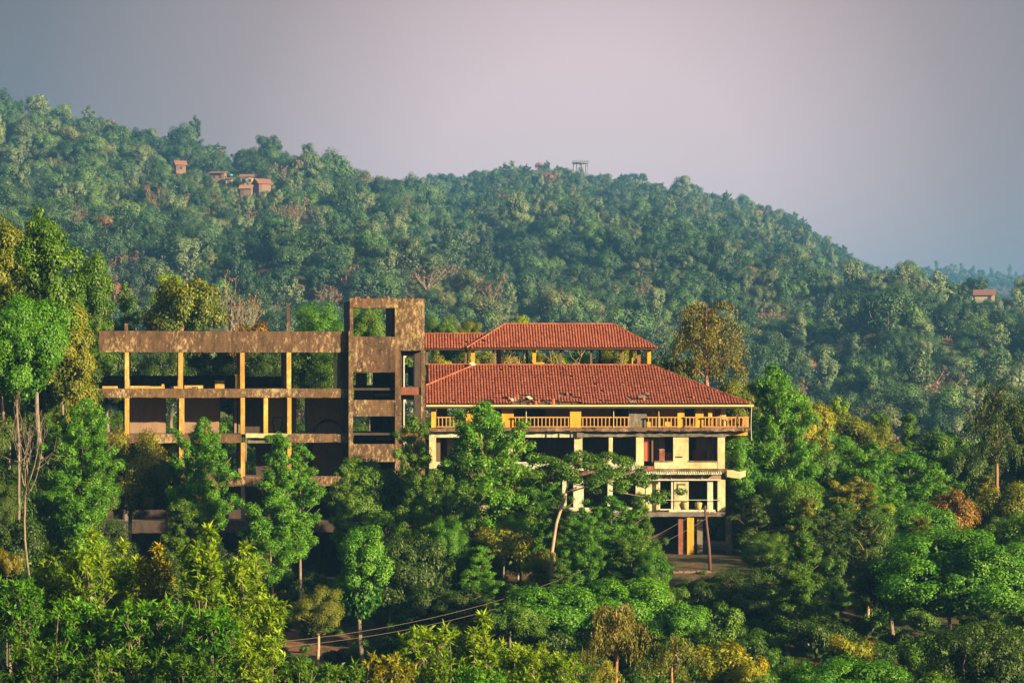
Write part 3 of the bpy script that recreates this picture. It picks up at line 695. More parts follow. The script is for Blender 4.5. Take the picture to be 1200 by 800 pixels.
# rubble on top of the tower
rb = MB()
for x, y, w_, h in [(413, 350, 2, 1.2), (416.5, 348.3, 3, 2.6), (420, 347.8, 2, 2.4), (430, 348, 3, 3), (432, 347, 2, 2), (454, 347.5, 3.4, 3.2), (461, 349, 3, 1.4), (478, 349, 2, 1), (489, 349, 3, 1)]:
    u0 = A.u(x, -.3); z0 = A.z(350, x, -.3); a = w_ / 17; h = h / 17
    rb.add([(u0 + p[0] * a + rng.normal() * .03, -.4 + p[1] * .25, z0 - .05 + p[2] * (h + .05) * rng.uniform(.8, 1.1)) for p in [(0, 0, 0), (1, 0, 0), (1, 1, 0), (0, 1, 0), (.15, .1, 1), (.8, .1, .9), (.8, .9, 1), (.2, .9, .9)]],
           [(0, 3, 2, 1), (4, 5, 6, 7), (0, 1, 5, 4), (1, 2, 6, 5), (2, 3, 7, 6), (3, 0, 4, 7)])
o_ = rb.obj('rubble', M['brick_red'], A.root); tag(o_, kind='stuff')

# ---- tiled wing
Bf = Frame('tiled_roof_building', 500, 202.0, 2.2, 'derelict cream building with red tiled hip roof, balconies and a roof pavilion', 'building')
def tiles(name, P0, Aax, Uax, length, lf, rf, holes=(), w=.205, course=.29, parent=None, seedtint=0.0, gap=0.012):
    """clay tiles on a slope: P0 eave origin, Aax along, Uax up the slope; lf/rf left and right limit at height s"""
    Aax, Uax = np.array(Aax, float), np.array(Uax, float); Nn = np.cross(Aax, Uax); Nn /= np.linalg.norm(Nn)
    V = []; T_ = []
    nrow = int(length / course)
    for r in range(nrow + 1):
        s0 = r * course; s1 = min(s0 + course * 1.2, length)
        if s1 - s0 < .08: continue
        a0, a1 = lf(s0 + course / 2), rf(s0 + course / 2)
        for c in np.arange(math.ceil(a0 / w), math.floor(a1 / w) + 1):
            a = c * w + rng.normal() * .006
            skip = False; slip = 0; tilt = rng.normal() * .004
            for (h0, h1, g0, g1, pr) in holes:
                if h0 <= a <= h1 and g0 <= s0 <= g1:
                    if rng.uniform() < pr: skip = True
                    else: slip = -rng.uniform(0, .25); tilt = rng.normal() * .09
            if skip or rng.uniform() < gap * .3: continue
            lift = 0.045 + abs(rng.normal()) * .006
            for k, (da, hh) in enumerate([(-.5, 0), (-.22, .055), (.22, .055), (.5, 0)]):
                V.append(P0 + Aax * (a + da * w * .98) + Uax * (s0 + slip) + Nn * (hh + lift + tilt))
            for k, (da, hh) in enumerate([(-.5, 0), (-.22, .055), (.22, .055), (.5, 0)]):
                V.append(P0 + Aax * (a + da * w * .90) + Uax * (s1 + slip) + Nn * (hh + .008 - tilt))
            ti = np.clip(rng.beta(4.5, 4.5) + seedtint, 0, 1); T_.append(ti)
    n = len(T_); V = np.array(V)
    base = (np.arange(n) * 8)[:, None, None]
    F = (base + np.array([[0, 1, 5, 4], [1, 2, 6, 5], [2, 3, 7, 6]])[None]).reshape(-1, 4)
    me = bpy.data.meshes.new(name); me.vertices.add(n * 8); me.vertices.foreach_set('co', V.astype(np.float32).ravel())
    me.loops.add(len(F) * 4); me.loops.foreach_set('vertex_index', F.astype(np.int32).ravel()); me.polygons.add(len(F)); me.polygons.foreach_set('loop_start', np.arange(len(F), dtype=np.int32) * 4)
    at = me.attributes.new('tint', 'FLOAT', 'POINT'); at.data.foreach_set('value', np.repeat(T_, 8).astype(np.float32)); me.update(calc_edges=True)
    o = link('roof_tiles', me, M['tile'], parent or Bf.root); tag(o, kind='stuff'); return o
def ridge(pts, r=.11, parent=None):
    r *= .62
    mb = MB()
    for a, c in zip(pts[:-1], pts[1:]):
        a, c = np.array(a, float), np.array(c, float); n = max(1, int(np.linalg.norm(c - a) / .42))
        for k in range(n):
            p, q = a + (c - a) * k / n, a + (c - a) * (k + 1.08) / n; mb.tube([p, q], [r * 1.1, r * .9], 6, tint=float(np.clip(rng.beta(2.5, 3), 0, 1)))
    o = mb.obj('ridge_tiles', M['tile'], parent or Bf.root, tint=True); tag(o, kind='stuff'); return o
# main roof: eave row 474, flat top row 427 at 6 m depth
DE, DT = -.55, 5.75
uE0, uE1 = Bf.u(450, DE), Bf.u(879, DE); uT0_, uT1_ = Bf.u(557, DT), Bf.u(762, DT)
zE, zT = Bf.z(473.5, 690, DE), Bf.z(428.2, 660, DT)
slen = math.hypot(DT - DE, zT - zE); U = np.array([0, (DT - DE) / slen, (zT - zE) / slen]); uclip = Bf.u(499.5, DE)
mroof = empty('main_roof'); mroof.parent = Bf.root
def hx(px, s): return Bf.u(px, DE + s * U[1])
holes = [(Bf.u(566), Bf.u(576), 0.0, .3, .9), (Bf.u(594), Bf.u(606), .3, .8, .35), (Bf.u(606), Bf.u(622), .9, 1.2, .95), (Bf.u(600), Bf.u(626), 0.0, .3, .7), (Bf.u(622), Bf.u(655), 0.0, .35, .8), (Bf.u(588), Bf.u(625), .3, .95, .22),
         (Bf.u(657), Bf.u(670), .9, 1.5, .85), (Bf.u(672), Bf.u(682), .8, 1.0, .8), (Bf.u(652), Bf.u(680), 0, .2, .8), (Bf.u(702), Bf.u(706), .1, .4, .7), (Bf.u(710), Bf.u(715), .1, .4, .7),
         (Bf.u(735), Bf.u(741), .7, 1.1, .6), (Bf.u(756), Bf.u(761), .9, 1.5, .8), (Bf.u(738), Bf.u(762), .45, .75, .5), (Bf.u(745), Bf.u(757), .6, 1.2, .9), (Bf.u(803), Bf.u(815), .7, .9, .6), (Bf.u(846), Bf.u(852), 1.2, 1.5, .7)]
tiles('main_front_tiles', np.array([0, DE, zE]), (1, 0, 0), U, slen, lambda s: max(uclip, uE0 + (uT0_ - uE0) * s / slen), lambda s: uE1 + (uT1_ - uE1) * s / slen, holes, parent=mroof)
zr = np.array([0, 0, 0])
depth_tot = 6.3 * 2 + 5.4; DBk = DE + depth_tot; DT2 = DBk - (DT - DE)
run = uE1 - uT1_
sl2 = math.hypot(run, zT - zE); U2 = np.array([-run / sl2, 0, (zT - zE) / sl2])
def hipdeck(mb, inset, th):   # deck under the tiles
    q = lambda a, d, z: (a, d, z - th)
    pts = [q(uclip, DE, zE), q(uE1, DE, zE), q(uE1, DBk, zE), q(uclip, DBk, zE)]
    sc = (uclip - uE0) / (uT0_ - uE0)
    tL = q(uT0_, DT, zT); tR = q(uT1_, DT, zT); tR2 = q(uT1_, DT2, zT); tL2 = q(uT0_, DT2, zT)
    cl = q(uclip, DE + (DT - DE) * sc, zE + (zT - zE) * sc); cl2 = q(uclip, DBk - (DT - DE) * sc, zE + (zT - zE) * sc)
    mb.add([pts[0], pts[1], tR, tL, cl], [(0, 1, 2, 3, 4)]); mb.add([pts[1], pts[2], tR2, tR], [(0, 1, 2, 3)])
    mb.add([pts[2], pts[3], cl2, tL2, tR2], [(0, 1, 2, 3, 4)]); mb.add([cl, tL, tL2, cl2], [(0, 1, 2, 3)]); mb.add([tL, tR, tR2, tL2], [(0, 1, 2, 3)])
    return cl, tL
mb = MB(); cl, tL = hipdeck(mb, 0, .05); 
mb.add([(uclip, DE, zE - .12), (uE1, DE, zE - .12), (uE1, DBk, zE - .12), (uclip, DBk, zE - .12)], [(3, 2, 1, 0)])
mb.obj('roof_deck', M['timber'], mroof)
tiles('hip_tiles', np.array([uE1, 0, zE]), (0, 1, 0), U2, sl2, lambda s: DE + (DT - DE) * s / sl2, lambda s: DBk - (DT - DE) * s / sl2, parent=mroof)
tiles('back_tiles', np.array([0, DBk, zE]), (-1, 0, 0), (0, -U[1], U[2]), slen, lambda s: -(uE1 + (uT1_ - uE1) * s / slen), lambda s: -max(uclip, uE0 + (uT0_ - uE0) * s / slen), parent=mroof, w=.3, course=.4)
ridge([(uE1, DE, zE + .08), (uT1_, DT, zT + .08)], parent=mroof); ridge([(uT0_, DT, zT + .06), (uT1_, DT, zT + .06)], .09, parent=mroof)
sc = (uclip - uE0) / (uT0_ - uE0); ridge([(uclip, DE + (DT - DE) * sc, zE + (zT - zE) * sc + .08), (uT0_, DT, zT + .08)], parent=mroof)
# rafters and battens that show in the holes
mb = MB()
for a in np.arange(uclip + .3, uE1 - 1.5, .9):
    smax = slen * min(1, max(0.2, 1 - max(0, (a - uT1_) / (uE1 - uT1_)))); p = np.array([a, DE, zE + .0]); 
    q = p + U * min(1.7, smax); mb.tube([p, q], .035, 4)
for s_ in (.15, .45, .75, 1.05, 1.35): p = np.array([uclip, DE, zE + .03]) + U * s_; mb.tube([p, p + np.array([uE1 - uclip - 1.6 * s_ - .3, 0, 0])], .02, 4)
mb.obj('battens', M['timber'], mroof)
# slipped pale sheets and scraps on the eave
for x, y, w_, h, r_ in [(600, 471, 3.5, 3, .1), (620.5, 468.5, 5, 3.6, .6), (737, 470, 3, 2.5, .3), (752, 467, 9, 3.2, .05), (758, 464, 4, 2, -.4), (729.5, 452.5, 4, 1.4, 0), (553.5, 427.5, 6.5, 3.2, .5), (742, 473.5, 8, 1.2, 0)]:
    s_ = (474 - y) / 47 * slen; d = DE + s_ * U[1]; mb = MB(); u0 = Bf.u(x, d); c, sn = math.cos(r_), math.sin(r_); w2, h2 = w_ / 34, h / 34 / U[2] * .8
    Pc = np.array([u0, d, zE + s_ * U[2] + .13]); q = []
    for a, b_ in [(-1, -1), (1, -1), (1, 1), (-1, 1)]: q.append(Pc + np.array([1, 0, 0]) * (a * w2 * c - b_ * h2 * sn) + U * (a * w2 * sn + b_ * h2 * c) + np.array([0, -.02, .02]) * rng.uniform(0, 3))
    q2 = [p + np.array([0, .0, -.04]) for p in q]; mb.add(q + q2, [(0, 1, 2, 3), (7, 6, 5, 4), (0, 4, 5, 1), (1, 5, 6, 2), (2, 6, 7, 3), (3, 7, 4, 0)])
    mb.obj('fallen_sheet', M['white_wall'] if w_ in (3.5, 5, 6.5) else M['grey_concrete'], mroof)
# gutter along the eave with its down pipe
g = Bf.box('gutter', M['gutter'], 499.5, 883.5, 474.3, 476.3, DE - .14, DE - .02)
mb = MB(); ug = Bf.u(880.5, DE); zg = Bf.z(475, 880, DE); zg2 = Bf.z(500, 880, DE)
mb.tube([(ug, DE - .08, zg), (ug - .04, DE - .06, zg2), (ug + .02, DE - .05, Bf.z(516, 880, DE))], .028, 6); mb.obj('downpipe', M['white_frame'], Bf.root)
Bf.box('fascia_board', M['timber'], 499.5, 876, 476.4, 478.2, DE + .05, DE + .12)
# connecting lower roof behind, and its sunlit face
dA, dB_ = 2.2, 6.3
z0, z1 = Bf.z(452, 520, dA), Bf.z(427.5, 520, dB_); l2 = math.hypot(dB_ - dA, z1 - z0); Uc = np.array([0, (dB_ - dA) / l2, (z1 - z0) / l2])
a0_ = Bf.u(499.5, 3.5); a1_ = Bf.u(551, 6.2)
croof = empty('valley_roof'); croof.parent = Bf.root
def hipu(s):   # right limit: the left hip of the main roof
    z = z0 + s * Uc[2]; f_ = (z - zE) / (zT - zE); return uE0 + (uT0_ - uE0) * min(1, max(0, f_)) - .05
tiles('valley_tiles', np.array([0, dA, z0]), (1, 0, 0), Uc, l2, lambda s: a0_ + .0, lambda s: min(a1_, hipu(s)), parent=croof)
mb = MB(); mb.add([(a0_, dA, z0 - .05), (a0_ + .3, dA, z0 - .05), (a1_, dB_, z1 - .05), (a0_, dB_, z1 - .05)], [(0, 1, 2, 3)]); mb.obj('roof_deck', M['timber'], croof)
ridge([(a0_, dB_, z1 + .04), (a1_, dB_, z1 + .04)], .09, parent=croof)
# pavilion on top: columns and upper hip roof
pv = empty('roof_pavilion'); pv.parent = Bf.root
PD0, PD1 = DT + .55, DT + .55 + 5.2
zp0 = zT
for x, d, mm in [(554.2, PD0, 'yellow_wall'), (578.2, PD0, 'timber'), (585.5, PD0 + 2.6, 'yellow_wall'), (626, PD0, 'yellow_wall'), (617.5, PD0 + 5, 'timber'), (657, PD0, 'timber'), (692.8, PD0, 'timber'), (728, PD0, 'timber'), (739.7, PD0 + 1.2, 'yellow_wall'), (748.8, PD0 + 3, 'brick_red'), (760.8, PD0, 'yellow_wall'), (547.0, PD0 + 3, 'timber'), (703, PD0 + 5, 'timber'), (583, PD0 + 5, 'timber')]:
    u0 = Bf.u(x, d); w_ = .075 if mm == 'timber' else .13
    mb = MB(); mb.box(u0 - w_, u0 + w_, d, d + w_ * 2, zT - .1, Bf.z(407.6, x, d) + .05); mb.obj('column', M[mm], pv)
Bf.box('low_wall', M['yellow_wall'], 625, 638, 424.5, 427, DT + .35, DT + .5, parent=pv)
e0, e1 = Bf.u(547, PD0 - .55), Bf.u(770.5, PD0 - .55); r0_, r1_ = Bf.u(592, PD0 + 2.6), Bf.u(719.5, PD0 + 2.6)
ze, zr_ = Bf.z(408, 660, PD0 - .55), Bf.z(380.5, 660, PD0 + 2.6); de, dr = PD0 - .55, PD0 + 2.6; db = 2 * dr - de
sl = math.hypot(dr - de, zr_ - ze); Uu = np.array([0, (dr - de) / sl, (zr_ - ze) / sl])
uroof = empty('upper_roof'); uroof.parent = Bf.root
tiles('upper_front', np.array([0, de, ze]), (1, 0, 0), Uu, sl, lambda s: e0 + (r0_ - e0) * s / sl, lambda s: e1 + (r1_ - e1) * s / sl, [(Bf.u(548, de), Bf.u(556, de), 0, .2, .4)], parent=uroof)
tiles('upper_back', np.array([0, db, ze]), (-1, 0, 0), (0, -Uu[1], Uu[2]), sl, lambda s: -(e1 + (r1_ - e1) * s / sl), lambda s: -(e0 + (r0_ - e0) * s / sl), parent=uroof, w=.3, course=.4)
for (P0_, Ax, rr) in [(np.array([e1, 0, ze]), (0, 1, 0), -(e1 - r1_)), (np.array([e0, 0, ze]), (0, -1, 0), (r0_ - e0))]:
    l3 = math.hypot(rr, zr_ - ze); U3 = np.array([rr / l3, 0, (zr_ - ze) / l3])
    if Ax[1] > 0: tiles('upper_hip', P0_, Ax, U3, l3, lambda s: de + (dr - de) * s / l3, lambda s: db - (dr - de) * s / l3, parent=uroof)
    else: tiles('upper_hip', P0_, Ax, U3, l3, lambda s: -(db - (dr - de) * s / l3), lambda s: -(de + (dr - de) * s / l3), parent=uroof)
mb = MB(); q = .06
mb.add([(e0, de, ze - q), (e1, de, ze - q), (e1, db, ze - q), (e0, db, ze - q), (r0_, dr, zr_ - q), (r1_, dr, zr_ - q)], [(0, 1, 5, 4), (1, 2, 5), (2, 3, 4, 5), (3, 0, 4)])
mb.box(e0 + .5, e1 - .5, de + .5, de + .60, ze - .13, ze - .07)
mb.obj('roof_deck', M['timber'], uroof)
ridge([(e0, de, ze + .07), (r0_, dr, zr_ + .07)], .1, uroof); ridge([(e1, de, ze + .07), (r1_, dr, zr_ + .07)], .1, uroof); ridge([(r0_, dr, zr_ + .07), (r1_, dr, zr_ + .07)], .1, uroof)
# link roof towards the tower
lr = empty('link_roof'); lr.parent = Bf.root
d0_, d1_ = PD0 - .3, PD0 + 1.9; zl0, zl1 = Bf.z(409, 520, d0_), Bf.z(391.5, 520, d1_); ll = math.hypot(d1_ - d0_, zl1 - zl0); Ul = np.array([0, (d1_ - d0_) / ll, (zl1 - zl0) / ll])
la, lb = Bf.u(496, d0_), Bf.u(548, d0_); lb2 = Bf.u(569, d1_)
tiles('link_tiles', np.array([0, d0_, zl0]), (1, 0, 0), Ul, ll, lambda s: la, lambda s: lb + (lb2 - lb) * s / ll, parent=lr)
mb = MB(); mb.add([(la, d0_, zl0 - .05), (lb, d0_, zl0 - .05), (lb2, d1_, zl1 - .05), (la, d1_, zl1 - .05), (la, 2 * d1_ - d0_, zl0 - .05), (lb, 2 * d1_ - d0_, zl0 - .05)], [(0, 1, 2, 3), (3, 2, 5, 4)]); mb.obj('roof_deck', M['timber'], lr)
ridge([(la, d1_, zl1 + .04), (lb2, d1_, zl1 + .04)], .09, lr)
for x in (500.5, 546): u0 = Bf.u(x, d0_ + .3); mb = MB(); mb.box(u0 - .07, u0 + .07, d0_ + .3, d0_ + .44, zT - 2, zl0); mb.obj('column', M['timber'], lr)

cw, yw, ww, ge, gc = M['cream_wall'], M['yellow_wall'], M['white_wall'], M['grimy_edge'], M['grey_concrete']
def P(name, mat, x0, x1, y0, y1, d0, d1, **k): return Bf.box(name, mat, x0, x1, y0, y1, d0, d1, **k)
# balcony storey (rows 476-505)
P('balcony_slab', ge, 503, 879, 500.5, 505.6, -.35, .6, chip=.06)
u0, u1 = Bf.u(503), Bf.u(850); mb = MB(); zf = Bf.z(501, 690); mb.box(u0, u1, .6, 13, zf - .25, zf - .02); mb.obj('floor_slab', gc, Bf.root)
mb = MB(); mb.box(u1, Bf.u(879), .6, 4.5, zf - .25, zf - .02); mb.obj('floor_slab', gc, Bf.root)
for x0, x1, mm, d in [(505.5, 511, yw, .0), (546, 559.5, yw, .3), (588, 602, yw, .3), (668, 681, yw, .0), (737, 746, gc, .3), (746, 758, gc, .34), (794, 802, yw, .2), (815, 824.5, yw, .3), (830, 834.5, yw, .2), (846, 851, cw, .5)]:
    P('pier', mm, x0, x1, 476.5, 501, d, d + .4)
for x in (616.5, 719, 772): mb = MB(); uu = Bf.u(x); mb.tube([(uu, 0, Bf.z(476, x)), (uu, 0, Bf.z(501, x))], .03, 6); mb.obj('slim_post', M['gutter'], Bf.root)
for x0, x1, d, mm in [(512, 524, 5.5, yw), (547, 600, 3.0, idk), (640, 668, 2.6, it), (602, 640, 5.0, idk), (681, 716, 2.6, it), (716, 737, 5.0, idk), (757, 796, 1.5, yw), (802, 815, 4.0, idk), (822, 851, 1.5, yw)]:
    P('back_wall', mm, x0, x1, 476, 502, d, d + .15)
P('shutter', M['timber'], 838, 844, 481, 500, 1.4, 1.48)
for y in (481.5, 486.5): P('roof_batten', yw, 524, 548, y, y + .9, 6.0, 6.1)
def railing(x0, x1, d, y0=488.3, y1=500.6, mat='rail_paint', step=.265, side=None):
    r = empty('railing'); r.parent = Bf.root
    z0, z1 = Bf.z(y1, (x0 + x1) / 2, d), Bf.z(y0, (x0 + x1) / 2, d)
    bm_ = MB(); bm_.box(-.032, .032, -.03, .03, .06, z1 - z0 - .05); me_ = bm_.mesh('balcony_baluster')
    mb = MB()
    if side is None:
        u0, u1 = Bf.u(x0, d), Bf.u(x1, d); mb.box(u0, u1, d - .05, d + .05, z1 - .07, z1 + .01); mb.box(u0, u1, d - .04, d + .04, z0 + .02, z0 + .08); mb.obj('handrail', M[mat], r)
        for uu in np.arange(u0 + .12, u1 - .05, step):
            if rng.uniform() < .03: continue
            link('baluster', me_, M[mat], r, (uu, d, z0))
    else:
        uu = Bf.u(x0, d); mb.box(uu - .05, uu + .05, d, side, z1 - .07, z1 + .01); mb.box(uu - .04, uu + .04, d, side, z0 + .02, z0 + .08); mb.obj('handrail', M[mat], r)
        for dd in np.arange(d + .1, side, step): link('baluster', me_, M[mat], r, (uu, dd, z0))
for x0, x1 in [(512, 546), (559.5, 590), (602, 668), (681, 738), (758, 794), (802, 816), (824.5, 877)]: railing(x0, x1, .08)
railing(877, 877, .1, side=4.4)
P('parapet_wall', yw, 851, 876, 489, 501, 4.2, 4.35)
# beam under the balcony
P('beam', ww, 503, 683, 505.8, 512.3, .12, .5); P('beam', gc, 683, 851, 505.8, 512.0, .10, .5, chip=.04)
P('bracket', yw, 851, 876, 506, 510, .3, 3.2); P('beam_end', gc, 676, 684, 504.5, 512.5, -.1, .3)
for x in (540, 560, 640, 655, 669): P('soffit_rib', ge, x, x + 1, 505.7, 512.2, .05, .12)
# room storey 512-551
for x0, x1, mm in [(503, 511, cw), (546, 553, cw), (590, 601, cw), (673, 682.5, cw), (713.5, 718, cw), (745.5, 754.5, cw), (789, 807, cw), (841, 849.5, cw)]: P('pier', mm, x0, x1, 512.3, 549, .14, .6)
P('spandrel_wall', ww, 511, 590, 541, 551, .16, .5); P('spandrel_wall', ww, 601, 745.5, 541, 551, .16, .5); P('spandrel_wall', cw, 767, 789, 540.3, 549, .16, .5); P('spandrel_wall', cw, 807, 841, 540.3, 549, .16, .5)
P('window_sill', ge, 807, 841, 539.7, 540.6, .06, .5); P('window_sill', ge, 767, 789, 539.7, 540.6, .06, .5)
P('vent_slot', idk, 791.5, 799.5, 534.5, 536, .12, .2)
P('door', M['red_door'], 755, 761, 514, 540, .9, .97); P('door_post', M['timber'], 763.5, 765.5, 512.5, 549, .7, .8); P('threshold', M['brick_red'], 754.5, 767, 546, 550, .2, 1.2)
P('inner_wall', it, 765.5, 779, 512, 527, 2.0, 2.12); P('inner_wall', M['brick_red'], 765.5, 779, 527, 541, 1.98, 2.1); P('inner_wall', M['brick_red'], 780, 789, 530, 541, 1.2, 1.3)
P('inner_wall', it, 816, 830, 512, 527, 2.0, 2.12); P('inner_wall', M['brick_red'], 812, 831, 527, 541, 1.98, 2.1); P('inner_pier', ps, 829, 837, 513, 540, .9, 1.2)
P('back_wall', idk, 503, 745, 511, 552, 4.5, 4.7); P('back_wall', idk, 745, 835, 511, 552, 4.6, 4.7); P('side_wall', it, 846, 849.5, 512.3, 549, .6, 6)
mb = MB(); zf = Bf.z(550, 690); mb.box(Bf.u(503), Bf.u(849.5), .5, 12, zf - .25, zf); mb.obj('floor_slab', gc, Bf.root)
P('cable_trim', M['timber'], 511, 516, 512.5, 541, .9, 1.0); P('inner_wall', it, 524, 532, 512.5, 541, 1.6, 1.7)
# canopy ledge between the storeys
P('ledge', ge, 503, 754, 551, 557, -.1, .6, chip=.06); P('ledge', ge, 754.5, 850, 549.2, 552.5, -.15, .6, chip=.06)
cs_ = MB(); n = 34; ua, ub = Bf.u(757, -.6), Bf.u(846, -.6); zc0, zc1 = Bf.z(555.5, 800, -.6), Bf.z(551.8, 800, 0)
for k in range(n):
    a = ua + (ub - ua) * k / n; w_ = (ub - ua) / n; j = rng.normal() * .02
    cs_.add([(a, -.55 + j, zc0 + .02), (a + w_ / 2, -.55 + j, zc0 + .07), (a + w_, -.55 + j, zc0 + .02), (a, .05, zc1), (a + w_ / 2, .05, zc1 + .05), (a + w_, .05, zc1), (a, -.55 + j, zc0 - .04), (a + w_ / 2, -.55 + j, zc0 + .01), (a + w_, -.55 + j, zc0 - .04)],
            [(0, 1, 4, 3), (1, 2, 5, 4), (6, 7, 1, 0), (7, 8, 2, 1)])
cs_.obj('corrugated_canopy', ww, Bf.root)
P('beam', it, 755, 845, 556.8, 561.3, .12, .4); P('rail_beam', M['white_frame'], 755, 845, 561.3, 562.8, .06, .2)
for x in (755, 771, 786, 822): P('beam_strap', ww, x, x + .9, 554, 561.5, .03, .12)
# glazed storey 562-600
for x0, x1, mm, d in [(503, 512, cw, .14), (588, 600, cw, .14), (659, 664, ww, .2), (672, 684, ww, .14), (712, 718, ww, .2), (745, 756, cw, .14), (757, 771, cw, .6), (790, 807, cw, .25), (841, 850, cw, .14), (829, 835.5, ww, .3)]: P('pier', mm, x0, x1, 562, 598.5, d, d + .35)
for x in (771.2, 786.6): P('window_post', M['white_frame'], x, x + 2.4, 562.8, 597, .3, .42)
P('window_rail', M['white_frame'], 773.6, 786.6, 596, 597.5, .3, .42); P('window_frame', M['timber'], 794, 803.5, 566.5, 568, .2, .26); P('window_frame', M['timber'], 794, 795, 568, 574, .2, .26)
P('low_wall', ww, 784, 838, 597, 599.6, .1, .4); P('low_wall', ww, 612, 672, 594.5, 601, .1, .4); P('low_wall', ww, 684, 745, 594.5, 601, .1, .4); P('low_wall', cw, 512, 588, 592, 601, .1, .4)
P('glass_rail', M['white_frame'], 776, 846, 585.2, 585.8, .02, .06)
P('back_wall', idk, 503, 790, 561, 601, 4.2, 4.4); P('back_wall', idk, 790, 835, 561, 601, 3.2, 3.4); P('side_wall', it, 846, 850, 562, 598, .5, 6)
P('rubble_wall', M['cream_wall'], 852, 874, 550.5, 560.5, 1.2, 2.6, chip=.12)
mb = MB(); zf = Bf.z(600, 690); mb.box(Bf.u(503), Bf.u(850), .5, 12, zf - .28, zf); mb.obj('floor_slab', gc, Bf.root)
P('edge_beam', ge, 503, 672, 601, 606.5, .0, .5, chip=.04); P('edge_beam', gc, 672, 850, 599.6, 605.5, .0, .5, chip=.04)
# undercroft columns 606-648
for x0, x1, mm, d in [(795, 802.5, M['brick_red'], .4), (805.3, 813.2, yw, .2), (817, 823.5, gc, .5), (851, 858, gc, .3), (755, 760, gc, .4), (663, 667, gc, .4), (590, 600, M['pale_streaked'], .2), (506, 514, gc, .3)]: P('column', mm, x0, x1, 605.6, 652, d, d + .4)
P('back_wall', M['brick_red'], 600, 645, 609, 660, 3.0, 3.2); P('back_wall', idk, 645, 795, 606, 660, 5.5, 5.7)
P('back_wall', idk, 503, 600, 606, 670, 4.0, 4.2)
# barrels on the ledge
def barrel(px, label):
    ro = empty('planter_barrel', Bf.world(Bf.u(px, .28), .28, Bf.z(599.6, px, .28) - (Bf.z(597, px, .28) - Bf.z(597, px, .28)))); ro.location.z = Bf.zb + Bf.z(597.0, px, .25) + .003
    tag(ro, label, 'planter', 'mossy pots on the ledge')
    mb = MB(); mb.tube([(0, 0, 0), (0, 0, .2), (0, 0, .42), (0, 0, .5)], [.17, .22, .26, .25], 14); mb.obj('pot', M['terracotta_pot'], ro, smooth=True)
    mb = MB(); mb.tube([(0, 0, .46), (0.02, 0, .54), (0.03, 0, .60)], [.24, .20, .06], 12); mb.obj('soil_mound', L['olive'], ro, tint=True)
barrel(802.5, 'mossy tub nearer the square yellow wall panel on the glazed storey'); barrel(818.5, 'mossy tub below the dark window, beside the leaning pole top')

# ------------------------------------------------------------------ leaning pole and cables
pY = 192.0
def PW(px, py, Y): return np.array([(px - 600) / S * Y, Y, CZ + (HOR - py) / S * Y])
pb, pt = PW(832.5, 664, pY), PW(826, 592, pY)
pr_ = empty('utility_pole', tuple(pb)); tag(pr_, 'leaning rust red pole in front of the undercroft columns', 'utility pole')
mb = MB(); dlt = pt - pb
mb.tube([np.array([0, 0, -.6]), dlt * .3 + np.array([.02, 0, 0]), dlt * .7, dlt], [.11, .105, .09, .075], 8); mb.obj('post', M['pole_wood'], pr_, smooth=True)
mb = MB(); c = dlt * .86; mb.box(c[0] - .05, c[0] + .75, c[1] - .08, c[1] + .08, c[2] - .06, c[2] + .06); mb.obj('cross_arm', M['pole_wood'], pr_)
for k in (.25, .6): mb = MB(); c2 = c + np.array([k, 0, .06]); mb.tube([c2, c2 + np.array([0, 0, .1]), c2 + np.array([0, 0, .18])], [.03, .05, .03], 8); mb.obj('insulator', M['white_frame'], pr_)
for k, (top, end, lb_) in enumerate([((826, 594, pY), (250, 757, 128), 'upper pale cable sagging from the leaning pole across the dark hollow'), ((830, 606, pY), (250, 763, 129.2), 'lower pale cable sagging from the leaning pole across the dark hollow')]):
    a, e = PW(*top), PW(*end); pts = [a + (e - a) * f_ + np.array([0, 0, -1.9 * 4 * f_ * (1 - f_) * (1 - .03 * k)]) for f_ in np.linspace(0, 1, 30)]
    mb = MB(); mb.tube(pts, .009, 5); tag(mb.obj('power_cable', M['cable']), lb_, 'cable', 'cables from the leaning pole')

# stone retaining wall below the columns
ro = empty('retaining_wall', tuple(PW(815, 690, 191))); tag(ro, 'dry stone retaining wall on the earth bank under the undercroft columns', 'wall')
mb = MB()
for r in range(5):
    x = -2.2 + rng.uniform(0, .2)
    while x < 1.0:
        w_ = rng.uniform(.2, .5); h = .24; j = rng.normal(size=(8, 3)) * .025
        mb.add(np.array([(x, 0, r * h), (x + w_, 0, r * h), (x + w_, .4, r * h), (x, .4, r * h), (x, 0, r * h + h * .92), (x + w_, 0, r * h + h * .92), (x + w_, .4, r * h + h * .92), (x, .4, r * h + h * .92)]) + j, [(0, 3, 2, 1), (4, 5, 6, 7), (0, 1, 5, 4), (1, 2, 6, 5), (2, 3, 7, 6), (3, 0, 4, 7)]); x += w_ + .02
tag(mb.obj('stonework', M['stone'], ro), kind='stuff')

